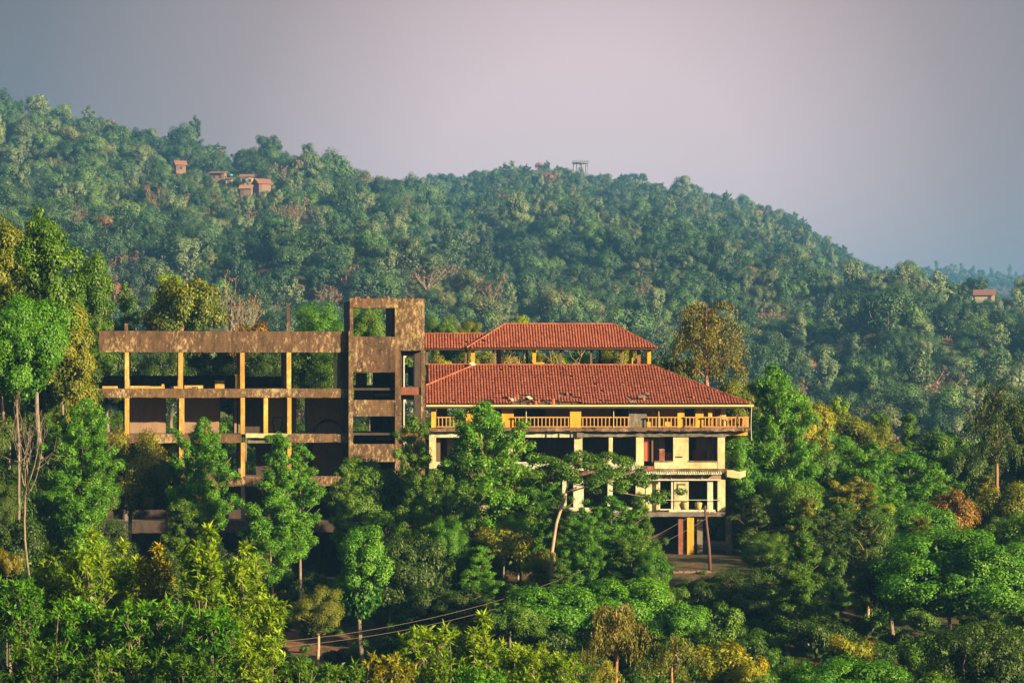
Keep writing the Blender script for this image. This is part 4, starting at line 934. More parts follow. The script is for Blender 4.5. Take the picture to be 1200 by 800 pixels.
# ------------------------------------------------------------------ hamlet on the far hillside and the lookout on the crest
M['far_roof'] = tile_mat('far_roof_tile', (0.15, 0.065, 0.045), (0.25, 0.105, 0.070), (0.33, 0.16, 0.11))
M['far_roof_o'] = simple('orange_sheet_roof', (0.36, 0.17, 0.09), .7, .15, .6)
M['far_wall'] = simple('far_cream_wall', (0.38, 0.32, 0.22), .9, .15, .6)
M['far_wall_r'] = simple('far_red_wall', (0.20, 0.12, 0.09), .9, .15, .6)
CLEAR = []; LOW = []; KEEP_OPEN = []   # places kept free of hillside trees: (x, Y, radius)
def hill_Y(px, py, Ymin=500, Ymax=1240, lift=0):
    """distance at which the hillside passes this photo point"""
    Ys = np.arange(Ymin, Ymax, 2.0); xx = (px - 600) / S * Ys
    row = HOR - (ground_z(xx, Ys) + lift - CZ) / Ys * S
    k = np.argmax(row <= py); return float(Ys[k] if row[k] <= py else Ys[-1])
def house(px, py, w, d, h, roofh, rot, roofm, wallm, label, openings=2, lift=4.6, flat=False):
    w, d, roofh = w * .85, d * .85, roofh * .85
    Y = hill_Y(px, py, 700, 1245, lift); x = (px - 600) / S * Y
    z0 = gz(x, Y)
    ro = empty('hillside_house', (x, Y, z0 + lift - 2.5), R(rot)); tag(ro, label, 'house')
    h += 2.5
    mb = MB(); mb.box(-w / 2, w / 2, -d / 2, d / 2, -9, h); mb.obj('wall', M[wallm], ro)
    ov = .6; mb = MB()
    if flat: mb.add([(-w / 2 - ov, -d / 2 - ov * 2, h - .2), (w / 2 + ov, -d / 2 - ov * 2, h - .2), (w / 2 + ov, d / 2, h + roofh), (-w / 2 - ov, d / 2, h + roofh), (-w / 2 - ov, -d / 2 - ov * 2, h), (w / 2 + ov, -d / 2 - ov * 2, h), (w / 2 + ov, d / 2, h + roofh + .2), (-w / 2 - ov, d / 2, h + roofh + .2)], [(0, 3, 2, 1), (4, 5, 6, 7), (0, 1, 5, 4), (1, 2, 6, 5), (2, 3, 7, 6), (3, 0, 4, 7)])
    else:
        a = -w / 2 - ov; b_ = w / 2 + ov; e = d / 2 + ov; y_ = h - roofh * ov / (d / 2)
        mb.add([(a, -e, y_ + .15), (b_, -e, y_ + .15), (b_, 0, h + roofh + .15), (a, 0, h + roofh + .15), (a, e, y_ + .15), (b_, e, y_ + .15), (a, -e, y_ + .02), (b_, -e, y_ + .02), (b_, 0, h + roofh), (a, 0, h + roofh), (a, e, y_ + .02), (b_, e, y_ + .02)],
               [(0, 1, 2, 3), (3, 2, 5, 4), (7, 6, 9, 8), (8, 9, 10, 11), (0, 6, 7, 1), (4, 5, 11, 10)])
        g = MB(); g.add([(-w / 2, -d / 2, h), (-w / 2, d / 2, h), (-w / 2, 0, h + roofh), (w / 2, -d / 2, h), (w / 2, d / 2, h), (w / 2, 0, h + roofh)], [(0, 2, 1), (3, 4, 5)]); g.obj('gable', M[wallm], ro)
    mb.obj('roof', M[roofm], ro, tint=True)
    for k in range(openings):
        xx = -w / 2 + w * (k + .6) / (openings + .2); mb = MB(); mb.box(xx - .5, xx + .5, -d / 2 - .04, -d / 2 + .1, h - 2.1, h - .9); mb.obj('window', M['interior_dark'], ro)
    mb = MB(); mb.box(-w / 2 + .3, -w / 2 + 1.2, -d / 2 - .05, -d / 2 + .1, h - 2.6, h - .6); mb.obj('door', M['timber'], ro)
    CLEAR.append((x, Y, w * .5 + 4)); 
    KEEP_OPEN.append((x, Y, z0 + lift - 2.5 + h * .35, w * .42))
    return ro
house(211, 197, 4.5, 4, 1.2, 1.5, 20, 'far_roof', 'far_wall_r', 'small dull red roofed hut highest and apart above the hamlet', 1)
house(256, 208, 6.5, 5, 1.6, .8, -8, 'far_roof', 'far_wall_r', 'long low house with open dark porch in the hamlet', 2, flat=True)
house(269, 213, 3.2, 4, 1.2, .2, 5, 'far_roof_o', 'far_wall', 'small cream walled block beside the dark porch in the hamlet', 1, flat=True)
house(293, 211, 8, 4.5, 1.2, 1.0, 4, 'far_roof', 'far_wall', 'long red roofed house with cream wall at the back of the hamlet', 3)
house(289, 222, 4.6, 3.5, .5, 1.1, -6, 'far_roof_o', 'far_wall_r', 'small hut with bright orange roof in the hamlet', 0)
house(307, 218, 5.5, 6, .6, 1.8, 30, 'far_roof', 'far_wall_r', 'steep dark red roof at the downhill end of the hamlet', 0)
t_ = CLEAR[0]
tY = hill_Y(270.5, 207, 700, 1245, 6); tx = (270.5 - 600) / S * tY
mb = MB(); mb.tube([(0, 0, 0), (0, 0, 1.0), (0, 0, 1.2), (0, 0, 1.3)], [.75, .8, .6, .2], 12); o = mb.obj('water_tank', M['teal']); o.location = (tx, tY, gz(tx, tY) + 5.6)
tag(o, 'teal water tank on its stand behind the cream block of the hamlet', 'water tank'); o2 = MB(); o2.box(-.6, .6, -.6, .6, -7, 0); oo = o2.obj('stand', M['grey_concrete'], o)
# house on the low spur
hY = 900.0; hx_ = (1154 - 600) / S * hY
ro = empty('spur_house', (hx_, hY, CZ + (HOR - 351) / S * hY), R(-10)); tag(ro, 'red tiled house with pale wall among trees on the low spur', 'house')
mb = MB(); mb.box(-3, 3, -2.5, 2.5, -6, 1.6); mb.obj('wall', M['far_wall'], ro)
mb = MB(); mb.add([(-3.5, -3.1, 1.4), (3.5, -3.1, 1.4), (3.5, 0, 3.1), (-3.5, 0, 3.1), (3.5, 3.1, 1.4), (-3.5, 3.1, 1.4), (-3.5, -3.1, 1.25), (3.5, -3.1, 1.25)], [(0, 1, 2, 3), (3, 2, 4, 5), (0, 6, 7, 1)]); mb.obj('roof', M['far_roof'], ro, tint=True)
mb = MB(); mb.box(1, 2, -2.56, -2.4, -.4, .9); mb.obj('window', M['interior_dark'], ro)
CLEAR.append((hx_, hY, 5))
KEEP_OPEN.append((hx_, hY, CZ + (HOR - 351) / S * hY + 2.3, 2.2))
# lookout
lY = 1885.0; lx = (680 - 600) / S * lY; lz = gz(lx, lY)
def LZ(py): return CZ + (HOR - py) / S * lY
ro = empty('lookout_platform', (lx, lY, LZ(199))); tag(ro, 'open round lookout platform on thin columns at the hill crest', 'lookout')
hh = LZ(191) - LZ(199)
mb = MB(); mb.tube([(0, 0, hh - .5), (0, 0, hh)], [5.3, 5.6], 20); mb.obj('deck', M['interior'], ro)
mb = MB(); mb.tube([(0, 0, -9), (0, 0, hh - .5)], [.25, .25], 8); mb.obj('column', M['grey_concrete'], ro)
for k in range(9):
    a = 2 * math.pi * k / 9; mb = MB(); mb.tube([(4.7 * math.cos(a), 4.7 * math.sin(a), -9), (4.7 * math.cos(a), 4.7 * math.sin(a), hh - .5)], [.2, .2], 6); mb.obj('column', M['grey_concrete'], ro)
ri = MB(); ri.tube([(5.3 * math.cos(a), 5.3 * math.sin(a), hh + 1.15) for a in np.linspace(0, 2 * math.pi, 25)], .09, 4); ri.obj('guard_rail', M['dark_metal'], ro)
for k in range(12):
    a = 2 * math.pi * k / 12; mb = MB(); mb.tube([(5.3 * math.cos(a), 5.3 * math.sin(a), hh), (5.3 * math.cos(a), 5.3 * math.sin(a), hh + 1.2)], .07, 4); mb.obj('rail_post', M['dark_metal'], ro)
CLEAR.append((lx, lY, 7))
for t_ in np.linspace(-.006, .04, 10): pass
KEEP_OPEN.append((lx, lY, LZ(196), 6.5))

# ------------------------------------------------------------------ trees near the building, each a thing of its own
NEAR = []
def tree(pn, px, py, wpx, Y, leaf, label, cat='tree', group=None, bark_='bark_grey', hscale=1.0, rot=None, base=None, name=None):
    crown, trunk, H, Wd = PROTO[pn]
    x = (px - 600) / S * Y; zt = CZ + (HOR - py) / S * Y; zb = gz(x, Y) if base is None else CZ + (HOR - base) / S * Y
    sx = wpx / S * Y / Wd; sz0 = (zt - zb) / H; sz = min(max(sz0, .72 * sx), 1.28 * sx)
    nm = name or {'mango': 'broadleaf_tree', 'lollipop': 'round_tree', 'broad': 'spreading_tree', 'dome': 'dome_crowned_tree', 'tall_round': 'tall_tree', 'tall_airy': 'tall_tree', 'fine': 'broadleaf_tree', 'silver_oak': 'silver_oak_tree', 'silver_oak_cone': 'silver_oak_tree', 'silver_oak_slim': 'silver_oak_tree',
          'eucalypt': 'eucalyptus_tree', 'umbrella': 'umbrella_tree', 'sapling': 'leafy_sapling', 'sapling_wide': 'leafy_sapling', 'weeping': 'weeping_tree', 'palm': 'fishtail_palm', 'bare': 'bare_tree', 'rusty_bare': 'dead_tree', 'bush': 'shrub', 'bush_loose': 'shrub'}[pn]
    off = (zt - zb) - H * sz; r = empty(nm, (x, Y, zb), rng.uniform(0, 6.28) if rot is None else R(rot)); r.scale = (sx, sx, sz)
    tag(r, label, cat, group)
    link('crown', crown, L[leaf], r, (0, 0, off / sz)); link('trunk', trunk, M[bark_], r, (0, 0, off / sz))
    if pn.startswith('silver'): r.scale = (sx * 1.12, sx * 1.12, sz)
    NEAR.append((px, py, wpx, Y)); return r
T_ = tree
# west tree mass
T_('tall_airy', 52, 238, 96, 178, 'mid', 'tallest loose-crowned tree of the dark mass beside the concrete frame')
T_('tall_round', 4, 250, 90, 186, 'olive', 'tall olive-tinged tree at the edge, beside the tallest loose-crowned one')
T_('tall_airy', 108, 290, 74, 214, 'mid', 'loose green tree, second crown from the parapet end, against the hill')
T_('eucalypt', 148, 330, 52, 236, 'mid', 'slender hazy tree just behind the free end of the parapet')
T_('tall_round', 76, 345, 80, 184, 'olive', 'olive tree below the loose green crown near the parapet end')
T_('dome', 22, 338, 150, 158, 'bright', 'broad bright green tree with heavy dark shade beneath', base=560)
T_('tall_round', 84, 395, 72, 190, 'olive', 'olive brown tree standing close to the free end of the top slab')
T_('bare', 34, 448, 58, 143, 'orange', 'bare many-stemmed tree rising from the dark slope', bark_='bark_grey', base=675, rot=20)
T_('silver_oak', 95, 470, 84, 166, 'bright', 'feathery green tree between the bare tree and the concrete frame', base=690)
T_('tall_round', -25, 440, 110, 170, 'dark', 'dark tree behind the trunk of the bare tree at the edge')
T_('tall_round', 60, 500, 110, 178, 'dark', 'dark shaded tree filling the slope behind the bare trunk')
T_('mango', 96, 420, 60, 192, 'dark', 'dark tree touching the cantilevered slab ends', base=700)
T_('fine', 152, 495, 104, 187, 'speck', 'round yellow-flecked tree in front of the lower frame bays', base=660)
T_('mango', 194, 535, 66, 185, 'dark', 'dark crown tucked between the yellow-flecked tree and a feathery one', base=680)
T_('silver_oak', 236, 492, 70, 183, 'bright', 'upright feathery tree before the second bay of the frame', base=690, bark_='bark_red')
T_('silver_oak', 218, 586, 56, 180, 'mid', 'lower feathery tree under the dark crown by the frame', base=700)
T_('silver_oak_cone', 322, 508, 88, 178, 'bright', 'large feathery tree with rusty trunk and rising limbs before the frame', bark_='bark_red', base=715)
T_('silver_oak_slim', 352, 522, 50, 181, 'bright', 'short light green tree hugging the large feathery rusty-trunked one', base=700)
T_('fine', 122, 600, 80, 176, 'dark', 'deep shaded tree under the yellow-flecked crown', base=720)
T_('bush', 285, 640, 70, 172, 'dark', 'dark shrub beside the rusty-trunked feathery tree', 'shrub')
# behind the frame
T_('mango', 214, 320, 108, 231, 'speck', 'large round speckled tree rising behind the parapet')
T_('round' if False else 'lollipop', 200, 317, 52, 246, 'lime', 'lime green crown peeping over the large round speckled tree')
T_('lollipop', 238, 326, 40, 247, 'lime', 'small lime green crown behind the shoulder of the speckled tree')
T_('rusty_bare', 280, 316, 56, 240, 'h_rust', 'dead rusty tree with bleached limbs behind the parapet', bark_='bark_pale')
T_('bush_loose', 288, 372, 60, 232, 'orange', 'rusty brush just over the top of the parapet', 'shrub', base=470)
T_('fine', 382, 348, 84, 232, 'bright', 'bright green tree behind the roof stub and the tower cabin')
T_('fine', 433, 352, 66, 236, 'mid', 'green tree framed in the open tower cabin')
T_('tall_round', 468, 362, 50, 240, 'mid', 'green tree showing under the cabin beam, beside the blank tower wall')
T_('fine', 521, 366, 60, 240, 'mid', 'rounded tree behind the link roof next to the tower')
T_('fine', 546, 372, 46, 246, 'olive', 'hazy rounded tree above the valley between link roof and pavilion')
T_('broad', 612, 366, 64, 236, 'lime', 'fresh green tree top just over the pavilion ridge')
T_('broad', 648, 375, 40, 238, 'bright', 'low green tree top over the middle of the pavilion ridge')
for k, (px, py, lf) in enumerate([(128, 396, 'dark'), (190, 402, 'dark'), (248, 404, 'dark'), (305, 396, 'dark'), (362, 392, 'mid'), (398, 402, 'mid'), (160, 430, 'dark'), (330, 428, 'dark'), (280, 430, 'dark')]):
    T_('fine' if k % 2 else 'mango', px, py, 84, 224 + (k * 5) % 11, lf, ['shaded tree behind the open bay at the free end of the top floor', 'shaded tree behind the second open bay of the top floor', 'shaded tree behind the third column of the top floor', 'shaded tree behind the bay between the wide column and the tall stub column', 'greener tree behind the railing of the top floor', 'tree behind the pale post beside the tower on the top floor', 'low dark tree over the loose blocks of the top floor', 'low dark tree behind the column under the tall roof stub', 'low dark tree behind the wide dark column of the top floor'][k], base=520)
for k, (px, py, lf) in enumerate([(515, 412, 'yellow'), (560, 408, 'olive'), (600, 406, 'gold'), (642, 410, 'olive'), (680, 405, 'bright'), (722, 404, 'olive'), (756, 410, 'yellow')]):
    T_('mango' if k % 2 else 'broad', px, py, 66, 230 + (k * 3) % 9, lf, ['yellow green tree under the link roof beside the tower', 'olive tree behind the first yellow pavilion column', 'golden leafed tree between the first two yellow pavilion columns', 'olive tree just past the low yellow wall of the pavilion', 'bright green tree in the middle opening of the pavilion', 'olive tree behind the last dark pavilion column', 'yellow green tree at the last yellow pavilion column'][k], base=500)
T_('bare', 668, 398, 70, 226, 'orange', 'pale branching bare tree seen through the pavilion', bark_='bark_pale', base=480)
T_('bare', 588, 402, 40, 227, 'orange', 'yellow stemmed bare tree at the pavilion corner column', bark_='bark_pale', base=480)
T_('broad', 786, 412, 92, 227, 'dark', 'low dark canopy rising over the sloping roof hip', base=510)
T_('weeping', 828, 352, 112, 226, 'gold', 'golden drooping tree standing behind the roof hip', bark_='bark_red', base=500)
T_('mango', 862, 440, 70, 232, 'olive', 'olive tree under the golden drooping one', base=530)
# east mass
T_('silver_oak', 912, 430, 84, 207, 'bright', 'tall green feathery tree leading the green slope beside the building', base=700)
T_('tall_round', 872, 500, 62, 206, 'bright', 'green tree filling the gap under the end of the balcony')
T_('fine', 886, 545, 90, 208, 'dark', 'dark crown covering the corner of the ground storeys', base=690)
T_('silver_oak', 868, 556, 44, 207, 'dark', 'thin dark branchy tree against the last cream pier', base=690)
T_('mango', 945, 466, 84, 232, 'yellow', 'yellowish tree between the tall feathery tree and the rounded crest')
T_('tall_round', 992, 480, 84, 242, 'olive', 'olive crown on the crest of the green slope')
T_('fine', 1034, 490, 78, 240, 'olive', 'brown-tipped crown on the crest of the green slope')
T_('mango', 975, 522, 96, 218, 'mid', 'mid green tree below the olive crest crown')
T_('silver_oak', 1018, 520, 76, 212, 'bright', 'bright upright tree in the middle of the green slope')
T_('silver_oak', 1070, 530, 96, 214, 'bright', 'broad fresh green tree above the orange bush')
T_('mango', 938, 560, 80, 204, 'mid', 'round tree at the foot of the tall green feathery tree')
T_('tall_round', 1098, 498, 70, 240, 'mid', 'crown standing in the dip of the skyline of the slope')
T_('mango', 1134, 520, 76, 232, 'dark', 'dark crown between the dip and the drooping pine-like tree')
T_('weeping', 1168, 446, 86, 222, 'dark', 'dark drooping tree with a visible orange trunk', bark_='bark_red', base=600)
T_('tall_round', 1212, 455, 90, 224, 'dark', 'dark tree at the edge beyond the drooping one')
T_('mango', 1190, 560, 110, 208, 'olive', 'olive tree low under the drooping tree')
T_('bush', 1119, 568, 66, 205, 'orange', 'bright orange leafed bush among green trees', 'bush', base=625)
T_('fine', 1010, 590, 110, 195, 'mid', 'shaded round tree in the middle of the east slope', base=720)
T_('silver_oak', 962, 600, 70, 192, 'dark', 'dark upright tree on the shaded part of the east slope')
T_('silver_oak_slim', 1016, 600, 56, 178, 'dark', 'dark thin tree with pale trunk in the deep hollow', bark_='bark_pale', base=750)
T_('mango', 1080, 590, 90, 200, 'bright', 'leafy tree just downhill of the orange bush')
T_('dome', 1120, 612, 225, 166, 'bright', 'very large dome crowned tree with bright top and black shade', base=760)
T_('mango', 1048, 640, 110, 172, 'dark', 'dark tree at the shaded flank of the large dome')
T_('tall_round', 1205, 600, 110, 176, 'mid', 'green tree behind the far flank of the large dome')
T_('silver_oak_cone', 938, 606, 92, 166, 'mid', 'grey green feathery tree standing forward of the east slope', bark_='bark_red', base=775)
T_('fine', 880, 660, 100, 172, 'dark', 'dark leafy tree beside the stone retaining wall', base=770)
T_('bush', 846, 700, 60, 160, 'mid', 'low green shrub by the earth bank below the retaining wall', 'shrub')
# middle front
T_('lollipop', 424, 530, 78, 190, 'mid', 'round green tree covering the foot of the tower', base=660)
T_('lollipop', 462, 545, 66, 191, 'mid', 'second round green tree at the foot of the tower, nearer the stair windows', base=660)
T_('silver_oak_slim', 402, 545, 36, 186, 'mid', 'thin feathery tree in front of the round trees at the tower', base=680)
T_('lollipop', 424, 610, 88, 165, 'bright', 'bright green ball shaped tree in the sunlit gap', base=770)
T_('fine', 372, 682, 74, 163, 'olive', 'small olive tree on a pale stem beside the bright ball shaped tree', bark_='bark_pale', base=775)
T_('silver_oak_slim', 487, 488, 54, 189, 'mid', 'slender tree with reddish stem before the stair windows', bark_='bark_red', base=700)
T_('silver_oak', 505, 552, 74, 181, 'mid', 'feathery green tree below the slender reddish-stemmed one', base=740)
T_('silver_oak_slim', 545, 562, 56, 184, 'mid', 'thin green tree between the slender tree and the tall light one', base=740)
T_('mango', 480, 620, 100, 174, 'dark', 'dark crown in the shade behind the bright ball shaped tree', base=770)
T_('silver_oak', 573, 474, 112, 188, 'bright', 'tall light green feathery tree in front of the cream walls', bark_='bark_red', base=735)
T_('silver_oak_slim', 608, 545, 56, 187, 'mid', 'light airy tree before the cream spandrel, next to the umbrella tree', bark_='bark_pale', base=720)
T_('bush_loose', 590, 610, 76, 182, 'yellow', 'yellow green shrub below the tall light green tree', 'shrub', base=680)
T_('umbrella', 692, 525, 160, 176, 'mid', 'flat topped umbrella tree with a thin leaning pale trunk', bark_='bark_pale', base=700, rot=0)
T_('silver_oak', 718, 582, 84, 180, 'bright', 'light green feathery tree under the umbrella canopy', base=715)
T_('silver_oak_cone', 752, 578, 60, 180, 'mid', 'green conical tree before the glazed storey', base=720)
T_('silver_oak', 684, 596, 56, 172, 'bright', 'lower light green tree at the bend of the leaning pale trunk', base=720)
T_('mango', 640, 640, 60, 178, 'olive', 'olive shrubby tree at the foot of the leaning pale trunk', base=720)
T_('mango', 645, 680, 128, 160, 'bright', 'low fresh green tree below the leaning trunk', base=775)
T_('mango', 735, 672, 120, 163, 'bright', 'low fresh green tree with rippled crown in the middle', base=775)
T_('broad', 795, 700, 92, 158, 'bright', 'low fresh green tree nearest the earth bank', base=780)
T_('broad', 600, 700, 90, 156, 'mid', 'shaded low tree between the cables and the fresh green ones', base=780)
T_('palm', 722, 706, 106, 130, 'gold', 'golden drooping fishtail palm, the taller of the two', bark_='bark_red', cat='palm', base=860)
T_('palm', 788, 744, 96, 126, 'olive', 'dark drooping fishtail palm, lower and beside the golden one', bark_='bark_red', cat='palm', base=860)
T_('palm', 708, 772, 56, 120, 'yellow', 'small palm low in front of the golden one', cat='palm', base=850)
T_('bush_loose', 848, 748, 92, 130, 'yellow', 'yellow orange leafed bush beside the dark palm', 'bush', base=830)
T_('bush_loose', 880, 766, 50, 128, 'yellow', 'small yellow tipped bush at the end of the yellow one', 'bush', base=830)
# front row of big leafed saplings
for k, (px, py, w_, Y, lf, pn, lb) in enumerate([
 (58, 636, 90, 120, 'lime', 'sapling', 'big-leafed sapling nearest the bare tree'), (104, 618, 84, 118, 'lime', 'sapling', 'tall big-leafed sapling with bright top before the dark slope'),
 (148, 632, 80, 121, 'lime', 'sapling', 'big-leafed sapling under the yellow-flecked tree'), (178, 634, 70, 119, 'yellow', 'sapling', 'big-leafed sapling with reddish young leaves'),
 (236, 612, 92, 117, 'lime', 'sapling', 'tallest bright sapling of the front thicket'), (284, 632, 84, 119, 'lime', 'sapling', 'bright sapling close to the rusty-trunked feathery tree'),
 (310, 680, 74, 114, 'lime', 'sapling', 'sunlit sapling at the end of the front thicket'), (20, 668, 90, 116, 'bright', 'sapling_wide', 'shaded sapling at the dark edge of the front thicket'),
 (90, 690, 110, 112, 'bright', 'sapling_wide', 'mid-row sapling below the tall bright-topped one'), (170, 690, 110, 111, 'bright', 'sapling_wide', 'mid-row sapling in the heart of the thicket'),
 (245, 700, 110, 110, 'bright', 'sapling_wide', 'mid-row sapling below the tallest bright one'), (300, 735, 90, 107, 'lime', 'sapling_wide', 'low sunlit sapling before the dark hollow'),
 (40, 740, 110, 106, 'mid', 'sapling_wide', 'low dim sapling at the corner of the thicket'), (130, 748, 120, 105, 'mid', 'sapling_wide', 'low dim sapling below the heart of the thicket'), (215, 752, 110, 104, 'mid', 'sapling_wide', 'low dim sapling between the heart and the dark hollow'),
 (500, 722, 96, 122, 'lime', 'sapling_wide', 'yellow green sapling below the cables'), (556, 714, 88, 124, 'lime', 'sapling', 'taller yellow green sapling touching the cables'),
 (612, 742, 96, 118, 'lime', 'sapling_wide', 'rosette-leafed sapling beside the golden palm'), (655, 756, 70, 115, 'lime', 'sapling_wide', 'palm-like rosette sapling before the fresh green trees'),
 (455, 756, 90, 114, 'yellow', 'sapling_wide', 'yellowing sapling at the lower end of the hollow'), (395, 766, 96, 110, 'mid', 'sapling_wide', 'dim sapling in front of the dark hollow'), (345, 762, 90, 108, 'mid', 'sapling_wide', 'dim sapling beside the low sunlit one'),
 (560, 770, 110, 108, 'bright', 'sapling_wide', 'low leafy sapling under the taller yellow green one')]):
    T_(pn, px, py, w_, Y, lf, lb, 'sapling', bark_='bark_grey', base=py + (210 if pn == 'sapling' else 190))
T_('dome', 1155, 722, 180, 140, 'dark', 'large dark leafed tree low at the corner', base=900)
T_('bush_loose', 998, 740, 60, 142, 'yellow', 'small yellow bush glowing at the edge of the deep hollow', 'bush', base=800)
T_('dome', 985, 764, 200, 120, 'bright', 'wide low green crown at the very bottom below the yellow bush', base=900)
T_('broad', 1090, 782, 120, 118, 'mid', 'low dim crown beside the wide green one', base=900)
T_('broad', 890, 785, 90, 116, 'mid', 'low dim crown under the yellow tipped bush', base=900)
T_('bush_loose', 8, 640, 40, 130, 'gold', 'brown leafed twiggy bush in the dark edge', 'bush', base=740)

T_('silver_oak_slim', 529, 532, 46, 189, 'mid', 'narrow tree between the slender reddish-stemmed tree and the tall light one')
T_('silver_oak', 632, 552, 58, 187, 'bright', 'light feathery tree half under the umbrella canopy, before the cream spandrel')
T_('silver_oak_slim', 655, 572, 44, 182, 'mid', 'thin feathery tree behind the leaning pale trunk')
T_('mango', -14, 480, 70, 152, 'dark', 'dark tree at the very edge in front of the bare tree trunk base', base=700)
T_('fine', -4, 560, 60, 148, 'dark', 'low dark tree at the edge over the front thicket', base=760)
# more trees of the two slopes, row behind row
CREST = [(880, 468), (950, 474), (1000, 484), (1050, 496), (1090, 512), (1110, 516), (1150, 506), (1240, 500)]
LV = ['bright', 'lime', 'mid', 'lime', 'olive', 'bright', 'lime', 'bright', 'yellow', 'mid']
LN = {'bright': 'fresh green', 'yellow': 'yellow green', 'mid': 'mid green', 'lime': 'lime green', 'olive': 'olive', 'dark': 'dark'}
PN = ['silver_oak_cone', 'silver_oak', 'silver_oak_cone', 'fine', 'silver_oak_slim', 'silver_oak']
rowl = ['along the crest of the green slope', 'just below the crest of the green slope', 'midway down the green slope', 'low on the green slope above the large dome', 'at the shaded foot of the green slope']
for j in range(5):
    for i_, px_ in enumerate(np.arange(892 + (j % 2) * 22, 1235, 44)):
        py_ = np.interp(px_, [c[0] for c in CREST], [c[1] for c in CREST]) - 8 + j * 31 + rng.uniform(-16, 12); lf = LV[(i_ * 3 + j * 4) % 10]
        if j == 4 or px_ > 1130: lf = ['mid', 'dark', 'olive'][(i_ + j) % 3]
        pn = PN[(i_ * 2 + j) % 6]
        T_(pn, px_ + rng.uniform(-9, 9), py_, rng.uniform(52, 82) * (.75 if pn == 'silver_oak_slim' else 1), 243 - j * 11 + rng.uniform(-4, 4), lf, f'{LN[lf]} tree standing {rowl[j]}', group=f'{LN[lf]} trees {rowl[j]}')
for i_, (px_, py_, w_, Y_, lf) in enumerate([(10, 420, 90, 190, 'mid'), (48, 410, 80, 186, 'dark'), (-8, 540, 110, 160, 'dark'), (70, 560, 90, 168, 'dark'), (110, 540, 70, 180, 'mid'), (12, 600, 100, 150, 'dark'), (75, 330, 60, 205, 'mid'), (110, 370, 50, 212, 'mid'), (30, 290, 70, 196, 'mid'), (120, 650, 80, 160, 'dark'), (190, 640, 80, 165, 'dark'), (250, 640, 70, 168, 'dark')]):
    T_(['fine', 'mango', 'tall_round', 'silver_oak'][i_ % 4], px_, py_, w_, Y_, lf, ['green tree filling the gap under the broad bright dome crown', 'dark crown just past the shoulder of the broad bright dome crown', 'dark tree at the edge below the bare pale branches', 'dark tree downhill of the feathery tree by the free slab ends', 'green feathery tree close under the cantilevered slab ends', 'dark tree at the edge just over the front saplings', 'green tree peeping between the tallest loose crown and the parapet end', 'slim green crown touching the end of the parapet', 'green crown on the shoulder of the tallest loose-crowned tree', 'dark tree above the sapling with reddish young leaves', 'dark tree above the heart of the front sapling thicket', 'dark tree right above the tallest bright sapling'][i_])
for i_, (px_, py_, w_, Y_, lf) in enumerate([(455, 600, 70, 180, 'mid'), (520, 604, 60, 177, 'bright'), (560, 640, 70, 172, 'bright'), (500, 680, 90, 165, 'dark'), (545, 690, 80, 163, 'dark'), (610, 600, 50, 184, 'bright'), (665, 610, 60, 178, 'mid'), (705, 630, 80, 174, 'bright'), (740, 625, 70, 172, 'mid'), (768, 640, 50, 170, 'bright'), (660, 655, 60, 168, 'mid'), (765, 668, 60, 166, 'mid'), (876, 606, 50, 205, 'dark'), (895, 620, 70, 184, 'mid')]):
    T_(['silver_oak', 'fine', 'silver_oak_cone', 'mango'][i_ % 4], px_, py_, w_, Y_, lf, ['green tree between the bright ball shaped tree and the slender reddish stem', 'green tree at the foot of the slender reddish-stemmed tree', 'green tree below the tall light feathery one', 'dark tree just above where the cables sag lowest', 'dark tree above the taller yellow green sapling', 'light green tree beside the stem of the tall light one', 'green tree hugging the leaning pale trunk', 'light green tree in the middle of the grove under the umbrella canopy', 'green tree below the end of the umbrella canopy', 'light green tree nearest the undercroft columns', 'small green tree near the foot of the leaning pale trunk', 'green tree over the low fresh green crowns by the bank', 'dark tree beside the leaning rust red pole', 'green tree between the leaning pole and the east slope'][i_])

